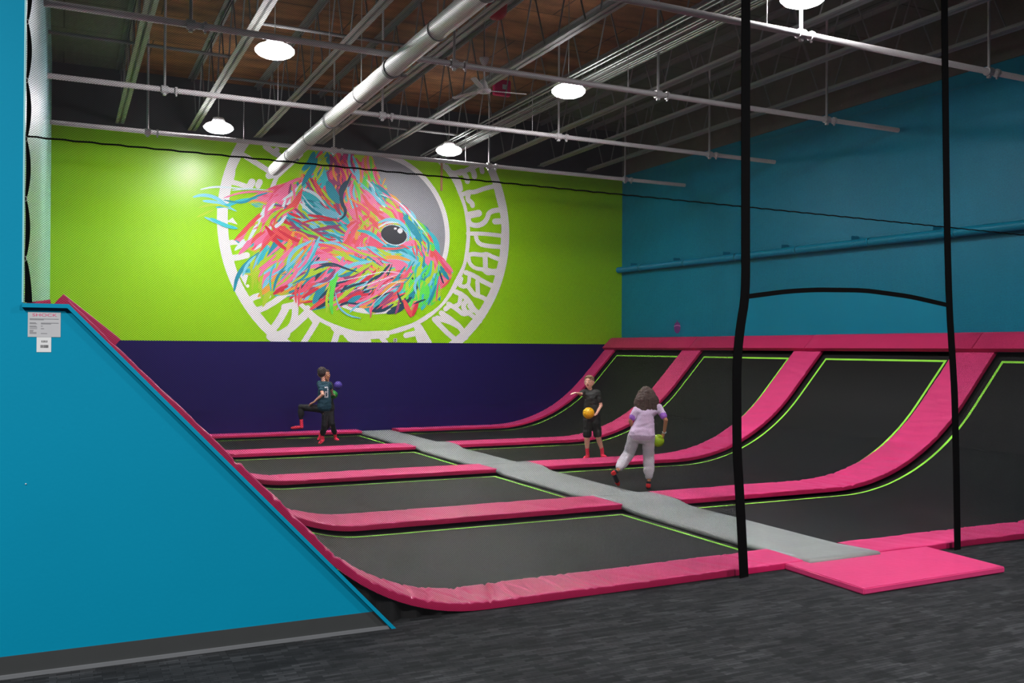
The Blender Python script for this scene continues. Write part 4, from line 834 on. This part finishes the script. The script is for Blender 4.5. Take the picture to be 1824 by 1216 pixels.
BOYC = {'head': (4.113, 10.606, 1.127), 'crown': (4.108, 10.608, 1.223), 'neck': (4.136, 10.596, 1.02), 'chest': (4.137, 10.597, 0.885), 'waist': (4.139, 10.597, 0.701), 'pelvis': (4.149, 10.594, 0.556), 'shL': (4.175, 10.555, 0.973), 'shR': (4.097, 10.671, 0.97), 'hipL': (4.184, 10.577, 0.527), 'hipR': (4.119, 10.631, 0.515), 'elL': (4.18, 10.443, 0.842), 'wrL': (4.145, 10.417, 0.672), 'haL': (4.139, 10.409, 0.624), 'elR': (4.071, 10.718, 0.812), 'wrR': (4.094, 10.73, 0.695), 'haR': (4.104, 10.726, 0.646), 'knL': (4.203, 10.514, 0.289), 'anL': (4.271, 10.561, 0.09), 'heL': (4.279, 10.569, 0.031), 'toL': (4.3, 10.448, 0.002), 'knR': (4.151, 10.595, 0.265), 'anR': (4.052, 10.7, 0.105), 'heR': (4.046, 10.715, 0.055), 'toR': (4.005, 10.668, 0.017), 'ball': (4.181, 10.354, 0.803), 'ball2': (4.289, 10.467, 0.955), 'fw': (0.151, -0.989, 0.0), 'mm': 9.68}
# ================================================================== CHILDREN
def V(p): return Vector(p)
def ball_pts(c, r, sub=2):
    t = bm_new(); bmesh.ops.create_icosphere(t, subdivisions=sub, radius=r); q = [v.co+c for v in t.verts]; t.free(); return q
def ell_pts(c, rx, ry, rz, ax, sub=3):
    t = bm_new(); bmesh.ops.create_icosphere(t, subdivisions=sub, radius=1); q = [c+ax[0]*v.co.x*rx+ax[1]*v.co.y*ry+ax[2]*v.co.z*rz for v in t.verts]; t.free(); return q
def hull(pts):
    t = bm_new(); vs = [t.verts.new(p) for p in pts]
    r = bmesh.ops.convex_hull(t, input=vs)
    junk = [g for g in r['geom_interior']+r['geom_unused'] if isinstance(g, bmesh.types.BMVert)]
    bmesh.ops.delete(t, geom=list(set(junk)), context='VERTS')
    bmesh.ops.recalc_face_normals(t, faces=t.faces)
    me = bpy.data.meshes.new('h'); t.to_mesh(me); t.free(); return me
def bone(*pr):
    q = []
    for p, r in pr: q += ball_pts(V(p), r)
    return hull(q)
def chain(*pr): return [bone(a, b) for a, b in zip(pr, pr[1:])]
def fuse(name, hulls, m, parent, voxel=.006, smooth=4, fold=0.0, fscale=14, cut=None):
    bm = bm_new()
    for h in hulls: bm.from_mesh(h); bpy.data.meshes.remove(h)
    me = bpy.data.meshes.new(name); bm.to_mesh(me); bm.free()
    o = bpy.data.objects.new(name, me); C.objects.link(o)
    r = o.modifiers.new('r', 'REMESH'); r.mode = 'VOXEL'; r.voxel_size = voxel
    s = o.modifiers.new('s', 'SMOOTH'); s.factor = .5; s.iterations = smooth
    dg = bpy.context.evaluated_depsgraph_get(); res = bpy.data.meshes.new_from_object(o.evaluated_get(dg)); res.name = name
    o.modifiers.clear(); o.data = res; bpy.data.meshes.remove(me)
    if fold:
        nn = [v.normal.copy() for v in res.vertices]
        for v, k in zip(res.vertices, nn):
            p = v.co*fscale; v.co += k*fold*(noise.noise(Vector((p.x*.6, p.y*.6, p.z*1.7)))+.5*noise.noise(p*2.1))
    for p in res.polygons: p.use_smooth = True
    res.materials.clear(); res.materials.append(m)
    if parent: o.parent = parent; o.matrix_parent_inverse = Matrix.Translation(-parent.location)
    return o

def hand(wrist, tip_dir, palm_n, thumb, k=1.0, curl=.35):
    """palm, four fingers of different length in three bent joints each, and a thumb leaving the side of the palm"""
    w = V(wrist); d = V(tip_dir).normalized(); n = V(palm_n); n = (n-d*n.dot(d)).normalized(); t = V(thumb); t = (t-d*t.dot(d)-n*t.dot(n)).normalized()
    out = []; kn = []
    for i, off in enumerate((.024, .008, -.008, -.023)):
        kn.append(w+d*(.062-.004*abs(i-1))*k+t*off*k)
    q = ball_pts(w, .0145*k)
    for p in kn: q += ball_pts(p, .0095*k)
    q += ball_pts(w+t*.014*k+d*.015*k, .012*k)
    out.append(hull(q))
    for p, ln in zip(kn, (.058, .066, .061, .047)):
        a = .25*curl; c = p; r = .0082*k
        for seg in (.45, .32, .26):
            a += curl; e = c+(d*math.cos(a)+n*math.sin(a))*ln*seg*k
            out.append(bone((c, r), (e, r*.9))); c = e; r *= .9
    c = w+t*.018*k+d*.018*k; e = c+(t*.75+d*.65+n*.25).normalized()*.028*k; f = e+(t*.3+d*.85+n*.5).normalized()*.024*k
    out += [bone((c, .0105*k), (e, .009*k)), bone((e, .009*k), (f, .0075*k))]
    return out

def head_parts(h, ax, k):
    """ax = right, forward, up; h = centre of the skull"""
    r, f, u = ax
    P = [hull(ell_pts(h+u*.018*k-f*.006*k, .070*k, .086*k, .082*k, ax))]
    q = ell_pts(h-u*.030*k+f*.022*k, .056*k, .056*k, .05*k, ax) + ball_pts(h-u*.082*k+f*.058*k, .018*k) + ball_pts(h-u*.04*k+r*.05*k, .016*k) + ball_pts(h-u*.04*k-r*.05*k, .016*k)
    P.append(hull(q))
    P.append(bone((h+f*.076*k+u*.004*k, .007*k), (h+f*.094*k-u*.022*k, .0115*k)))
    P.append(bone((h+f*.078*k-u*.024*k+r*.010*k, .007*k), (h+f*.078*k-u*.024*k-r*.010*k, .007*k)))
    for s in (-1, 1): P.append(hull(ell_pts(h+r*s*.071*k-f*.006*k-u*.008*k, .010*k, .019*k, .030*k, ax, 2)))
    return P

def axes(fw, up):
    u = V(up).normalized(); f = V(fw); f = (f-u*f.dot(u)).normalized(); return f.cross(u), f, u

def build_child(J, label, skin, shirt, pants, sock, hair_m, hair, k=1.0, short=False, hands=None, face=None, head_fw=None, extra=None, pant_r=1.0, calf_r=1.0, waist_r=1.0):
    P = {n: V(p) for n, p in J.items() if isinstance(p, tuple)}
    fw = P['fw']; base = Vector((P['pelvis'].x, P['pelvis'].y, .005))
    t = thing('child', label, 'person', base)
    hf = V(head_fw) if head_fw else fw
    up = (P['crown']-P['neck']); ax = axes(hf, up); h = P['head']
    # body
    B = [bone((P['shL'], .040*k), (P['shR'], .040*k), (P['chest']+fw*.0, .075*k)), bone((P['chest'], .080*k), (P['waist'], .072*k)),
         bone((P['waist'], .070*k), (P['hipL'], .068*k), (P['hipR'], .068*k))]
    B += chain((P['neck']-(P['neck']-P['chest'])*.25, .040*k), (P['neck'], .034*k), (h-ax[2]*.03, .032*k))
    for s in 'LR':
        B += chain((P['sh'+s], .036*k), (P['el'+s], .027*k), (P['wr'+s], .018*k))
        B += chain((P['hip'+s], .066*k), (P['kn'+s], .043*k), (P['kn'+s].lerp(P['an'+s], .35), .043*k), (P['an'+s], .026*k))
        B.append(bone((P['he'+s], .026*k), (P['an'+s], .024*k))); B.append(bone((P['he'+s], .024*k), (P['to'+s].lerp(P['he'+s], .3), .026*k), (P['to'+s], .017*k)))
    for hd in hands: B += hand(*hd)
    B += head_parts(h, ax, k)
    body = fuse('body', B, skin, t, .0052, 3)
    r, f, u = ax
    # face
    for s in (-1, 1):
        e = fuse('eye', [hull(ell_pts(h+f*.073*k+r*s*.027*k+u*.006*k, .0105*k, .006*k, .0075*k, ax, 2))], M['eye_white'], t, .0018, 2)
        fuse('iris', [hull(ell_pts(h+f*.0785*k+r*s*.027*k+u*.006*k, .005*k, .003*k, .0055*k, ax, 2))], M['eye_dark'], e, .0012, 1)
        fuse('eyebrow', [bone((h+f*.080*k+r*s*.015*k+u*.024*k, .0035*k), (h+f*.072*k+r*s*.042*k+u*.024*k, .0028*k))], hair_m, t, .0015, 1)
    op = .010 if face == 'open' else .004
    fuse('mouth', [hull(ell_pts(h+f*.082*k-u*.049*k, .019*k, .007*k, op*k, ax, 2))], M['lips'], t, .0018, 2)
    hair(t, h, ax, k, hair_m, P)
    # clothes
    S = [bone((P['shL'], .050*k), (P['shR'], .050*k), (P['chest'], .092*k)), bone((P['chest'], .094*k), (P['waist']+(P['shL']-P['shR']).normalized()*.036*waist_r, .080*k), (P['waist']-(P['shL']-P['shR']).normalized()*.036*waist_r, .080*k))]
    hem = P['pelvis'] if not extra or 'hem' not in extra else V(extra['hem'])
    S.append(bone((P['waist']+(P['shL']-P['shR']).normalized()*.036*waist_r, .078*k), (P['waist']-(P['shL']-P['shR']).normalized()*.036*waist_r, .078*k), (hem+(P['hipL']-P['hipR'])*.45, .086*k), (hem-(P['hipL']-P['hipR'])*.45, .086*k)))
    S.append(bone((P['neck'].lerp(P['chest'], .25), .045*k), (P['chest'], .08*k)))
    for s in 'LR':
        m_ = P['sh'+s].lerp(P['el'+s], .62); S.append(bone((P['sh'+s], .050*k), (m_, .044*k)))
    sh = fuse('shirt', S, shirt, t, .007, 3, .006, 16)
    T = [bone((P['waist'].lerp(P['pelvis'], .7), .070*k), (P['hipL'], .080*k*pant_r), (P['hipR'], .080*k*pant_r))]
    for s in 'LR':
        if short: T.append(bone((P['hip'+s], .080*k), (P['hip'+s].lerp(P['kn'+s], .86), .066*k)))
        else:
            T += chain((P['hip'+s], .078*k*pant_r), (P['kn'+s], .055*k*pant_r*calf_r), (P['kn'+s].lerp(P['an'+s], .62), .053*k*pant_r*calf_r), (P['kn'+s].lerp(P['an'+s], .84), .040*k*pant_r*calf_r))
    fuse('trousers' if not short else 'shorts', T, pants, t, .007, 3, .007, 13)
    for s in 'LR':
        a = P['an'+s]; q = a+(P['kn'+s]-a).normalized()*sock[1]
        a = a if sock[1] > .01 else a.lerp(P['he'+s], .5)
        so = fuse('sock', [bone((P['he'+s], .030*k), (a, .029*k))]+([bone((a, .030*k), (q, .031*k))] if sock[1] > .01 else [])+[bone((P['he'+s], .028*k), (P['to'+s].lerp(P['he'+s], .3), .030*k), (P['to'+s], .021*k))], sock[0], t, .005, 2)
        if sock[2]:
            d = (P['to'+s]-P['he'+s])
            fuse('sock_toe', [bone((P['he'+s]+d*.8, .0305*k), (P['to'+s], .0235*k))], sock[2], so, .004, 2)
            fuse('sock_heel', [bone((P['he'+s]-d*.03, .032*k), (a.lerp(P['he'+s], .6), .031*k))], sock[2], so, .004, 2)
    return t, sh

M['skin'] = mat('fair_skin', (224, 172, 148), .5, .05, 12, spec=.3)
M['skin_warm'] = mat('warm_skin', (196, 138, 104), .5, .05, 12, spec=.3)
M['eye_white'] = mat('eye_white', (230, 228, 226), .3, .02, 10)
M['eye_dark'] = mat('eye_iris', (50, 42, 38), .3, .05, 10)
M['lips'] = mat('lips', (170, 84, 84), .45, .05, 10)
M['hair_brown'] = mat('dark_brown_hair', (74, 54, 46), .55, .35, 5, .5, 60, stretch=(6, 6, .8))
M['hair_sandy'] = mat('sandy_hair', (128, 98, 70), .6, .25, 8, .4, 80)
M['hair_dark'] = mat('near_black_hair', (48, 40, 38), .6, .2, 8, .4, 80)
M['lilac'] = mat('lilac_shirt_cloth', (218, 194, 224), .8, .06, 10)
M['lilac_shine'] = mat('shiny_lilac_band', (170, 110, 215), .25, .15, 25)
M['sweat'] = mat('heather_grey_sweatpants', (208, 202, 212), .85, .08, 14)
M['black_tee'] = mat('black_tee_cloth', (34, 36, 32), .7, .15, 10)
M['black_shorts'] = mat('black_shorts_cloth', (27, 28, 26), .75, .15, 10)
M['teal_tee'] = mat('dark_teal_jersey', (12, 66, 82), .7, .15, 10)
M['black_leg'] = mat('black_legging_cloth', (16, 16, 20), .75, .15, 10)
M['neon'] = mat('neon_coral_sock', (255, 52, 84), .6, .10, 20)
M['neon_leg'] = mat('coral_sock_cuff', (200, 78, 92), .7, .2, 30)
M['navy_sock'] = mat('navy_grip_sock', (30, 32, 46), .8, .15, 20)
M['red_sock'] = mat('red_sock_patch', (214, 30, 38), .7, .1, 20)
M['number'] = mat('white_jersey_print', (200, 206, 210), .6, .1, 20)
M['bracelet'] = mat('pale_bracelet', (190, 205, 205), .4, .1, 20)

def short_hair(t, h, ax, k, m, P):
    r, f, u = ax
    fuse('hair', [hull(ell_pts(h+u*.030*k-f*.014*k, .0755*k, .088*k, .078*k, ax)), hull(ell_pts(h+u*.002*k-f*.036*k, .068*k, .062*k, .066*k, ax)), bone((h+u*.072*k+f*.048*k+r*.03*k, .02*k), (h+u*.072*k+f*.052*k-r*.03*k, .02*k))], m, t, .005, 2, .004, 60)
def long_hair(t, h, ax, k, m, P):
    r, f, u = ax; w = []
    w.append(hull(ell_pts(h+u*.024*k-f*.012*k, .084*k, .098*k, .088*k, ax)))
    rg = random.Random(5); down = Vector((0, 0, -1))
    for i in range(26):
        a = -1.25+2.5*i/25
        root = h+u*.035*k+(r*math.sin(a)*.074-f*math.cos(a)*.078)*k
        mid = root+down*(.115+.02*rg.random())*k+r*(math.sin(a)*.062+.014*rg.uniform(-1, 1))*k-f*(.028+.034*math.cos(a))*k
        end = mid+down*(.135+.05*rg.random())*k+r*(math.sin(a)*.02+.018*rg.uniform(-1, 1))*k-f*.034*k
        w += chain((root, .032*k), (mid, .028*k), (end, .013*k))
    fuse('hair', w, m, t, .005, 2, .004, 45)

def ball(name, c, rad, rgb, label, group):
    c = V(c); t = thing(name, label, 'ball', (c.x, c.y, c.z-rad), group)
    bm = bm_new(); bmesh.ops.create_icosphere(bm, subdivisions=5, radius=rad)
    for v in bm.verts:
        p = v.co.normalized()*11; v.co *= 1+.012*min(1, abs(noise.noise(p))*3)
        v.co += c
    obj('shell', bm, mat(name+'_rubber_%d' % rgb[0], rgb, .45, .08, 20), t, True)
    bm = bm_new(); add_lathe(bm, [(0, -.001), (.006, -.001), (.005, .002), (0, .002)], c+Vector((0, 0, rad)), 12); obj('valve', bm, M['black'], t, True)
    return t

cam_right = Vector((.9001, -.4357, 0)); cam_fwd = Vector((.4357, .9001, 0)); Z = Vector((0, 0, 1))
# girl with the lime ball
G = GIRL; gp = V(G['ball']); hr = V(G['wrR'])
g, gs = build_child(G, 'girl seen from behind in lilac shirt and grey sweatpants, leaning over with a lime ball', M['skin_warm'], M['lilac'], M['sweat'], (M['navy_sock'], .0, M['red_sock']), M['hair_brown'], long_hair, k=.93,
    hands=[(G['wrR'], (gp+cam_right*.045-V(G['wrR'])), -cam_right, cam_fwd, .9, .3), (G['wrL'], cam_fwd-Z*.3, cam_right, Z, .9, .4)], pant_r=1.06, calf_r=1.22, waist_r=1.6)
for s in 'LR':
    a, e = V(G['sh'+s]), V(G['el'+s]); p = a.lerp(e, .56)
    fuse('sleeve_band', [bone((p, .0445*.93), (a.lerp(e, .70), .0445*.93))], M['lilac_shine'], gs, .005, 2)
bm = bm_new(); w = V(G['wrR']); d = (V(G['wrR'])-V(G['elR'])).normalized(); s_, u_ = frame_of(d)
add_tube(bm, [w-d*.01+(s_*math.cos(a)+u_*math.sin(a))*.021 for a in [2*PI*k/14 for k in range(15)]], .005, 6, False); obj('bracelet', bm, M['bracelet'], g, True)
ball('dodgeball', gp, .072, (168, 205, 24), 'lime green ball held low in the hand of the girl in lilac', 'dodgeballs')
# boy with the yellow ball
Bq = BOYB; bp_ = V(Bq['ball'])
build_child(Bq, 'boy in black shirt and shorts facing the camera with coral socks, holding a yellow ball', M['skin'], M['black_tee'], M['black_shorts'], (M['neon'], .05, None), M['hair_sandy'], short_hair, k=.97, short=True, face='open',
    hands=[(Bq['wrL'], -cam_right-Z*.25-cam_fwd*.2, Z*.7+cam_right*-.3-cam_fwd*.35, -cam_fwd, .95, .32), (Bq['wrR'], -cam_right*.9-cam_fwd*.5+Z*.1, -Z, cam_fwd, .95, .25)])
ball('dodgeball', bp_, .083, (238, 178, 8), 'yellow ball hugged at the waist by the boy in black', 'dodgeballs')
# boy in teal jersey mid stride
A = BOYA
ba, bs_ = build_child(A, 'boy in dark teal jersey seen from behind with one knee raised, coral socks', M['skin'], M['teal_tee'], M['black_leg'], (M['neon'], .085, None), M['hair_dark'], short_hair, k=1.0,
    hands=[(A['wrL'], V(A['haL'])-V(A['wrL']), -Z, -cam_fwd, 1, .3), (A['wrR'], V(A['haR'])-V(A['wrR']), -Z, cam_right, 1, .3)], pant_r=.9, head_fw=tuple(cam_fwd*.95+cam_right*.1))
# white print on the back of the jersey, laid onto the cloth by nearest surface points
f = V(A['fw']); c0 = V(A['chest'])-f*.3; sd = Vector((-f.y, f.x, 0))
bm = bm_new()
def on_shirt(p):
    ok, loc, nor, idx = bs_.ray_cast(p, f)
    return (loc+nor*.004) if ok else None
def print_bar(x0, x1, z0, z1):
    n = 8; g_ = [[on_shirt(V(A['chest'])+Z*(z0+(z1-z0)*j/n)+sd*(x0+(x1-x0)*i/3)-f*.4) for i in range(4)] for j in range(n+1)]
    if any(q is None for rw in g_ for q in rw): return
    vv = [[bm.verts.new(q) for q in rw] for rw in g_]
    for j in range(n):
        for i in range(3): bm.faces.new((vv[j][i], vv[j][i+1], vv[j+1][i+1], vv[j+1][i]))
for (x0, x1, z0, z1) in ((-.03, -.012, -.13, .03), (.012, .03, -.13, -.05), (-.03, .03, .015, .035), (-.03, .03, -.06, -.04), (-.03, .03, -.145, -.125)): print_bar(x0, x1, z0, z1)
obj('jersey_print', bm, M['number'], bs_)
# child mostly hidden behind him
Cc = BOYC
build_child(Cc, 'child in black mostly hidden behind the boy in the teal jersey', M['skin_warm'], M['black_tee'], M['black_leg'], (M['neon'], .03, None), M['hair_brown'], short_hair, k=.97,
    hands=[(Cc['wrL'], -Z-cam_fwd*.2, -cam_right, -cam_fwd, 1, .3), (Cc['wrR'], -Z, cam_right, cam_fwd, 1, .3)], pant_r=.9)
ball('dodgeball', Cc['ball'], .07, (20, 128, 38), 'green ball beside the back of the boy in the teal jersey', 'dodgeballs')
ball('dodgeball', Cc['ball2'], .07, (74, 56, 150), 'purple ball in the air above the green ball', 'dodgeballs')

# ================================================================== LIGHT, WORLD, CAMERA
wd = bpy.data.worlds.new('hall'); bpy.context.scene.world = wd; wd.use_nodes = True
wd.node_tree.nodes['Background'].inputs['Color'].default_value = (.55, .6, .7, 1)
wd.node_tree.nodes['Background'].inputs['Strength'].default_value = .035
def lamp(x, y, z, size, power, col=(1, .97, .95)):
    l = bpy.data.lights.new('hall_lamp', 'AREA'); l.shape = 'DISK'; l.size = size; l.energy = power; l.color = col
    o = bpy.data.objects.new('hall_lamp', l); C.objects.link(o); o.location = (x, y, z); return o
lamp(-2.6, -4.0, 5.1, .5, 500); lamp(2.2, -6.2, 5.1, .5, 460); lamp(5.5, -3.4, 5.1, .5, 230)

cam = bpy.data.cameras.new('camera'); co = bpy.data.objects.new('camera', cam); C.objects.link(co)
cam.sensor_width = 36; cam.lens = 36*1657.756/1824; cam.clip_start = .05
yaw, pitch, roll = .45110, .00780, .00550
fv = Vector((math.sin(yaw)*math.cos(pitch), math.cos(yaw)*math.cos(pitch), math.sin(pitch)))
rv = Vector((math.cos(yaw), -math.sin(yaw), 0)); uv = rv.cross(fv)
r2 = rv*math.cos(roll)+uv*math.sin(roll); u2 = uv*math.cos(roll)-rv*math.sin(roll)
mw = Matrix((r2, u2, -fv)).transposed().to_4x4(); mw.translation = Vector((0, -5.2387, 1.6)); co.matrix_world = mw
sc = bpy.context.scene; sc.camera = co
sc.view_settings.view_transform = 'Standard'; sc.view_settings.look = 'None'; sc.view_settings.exposure = 0.0
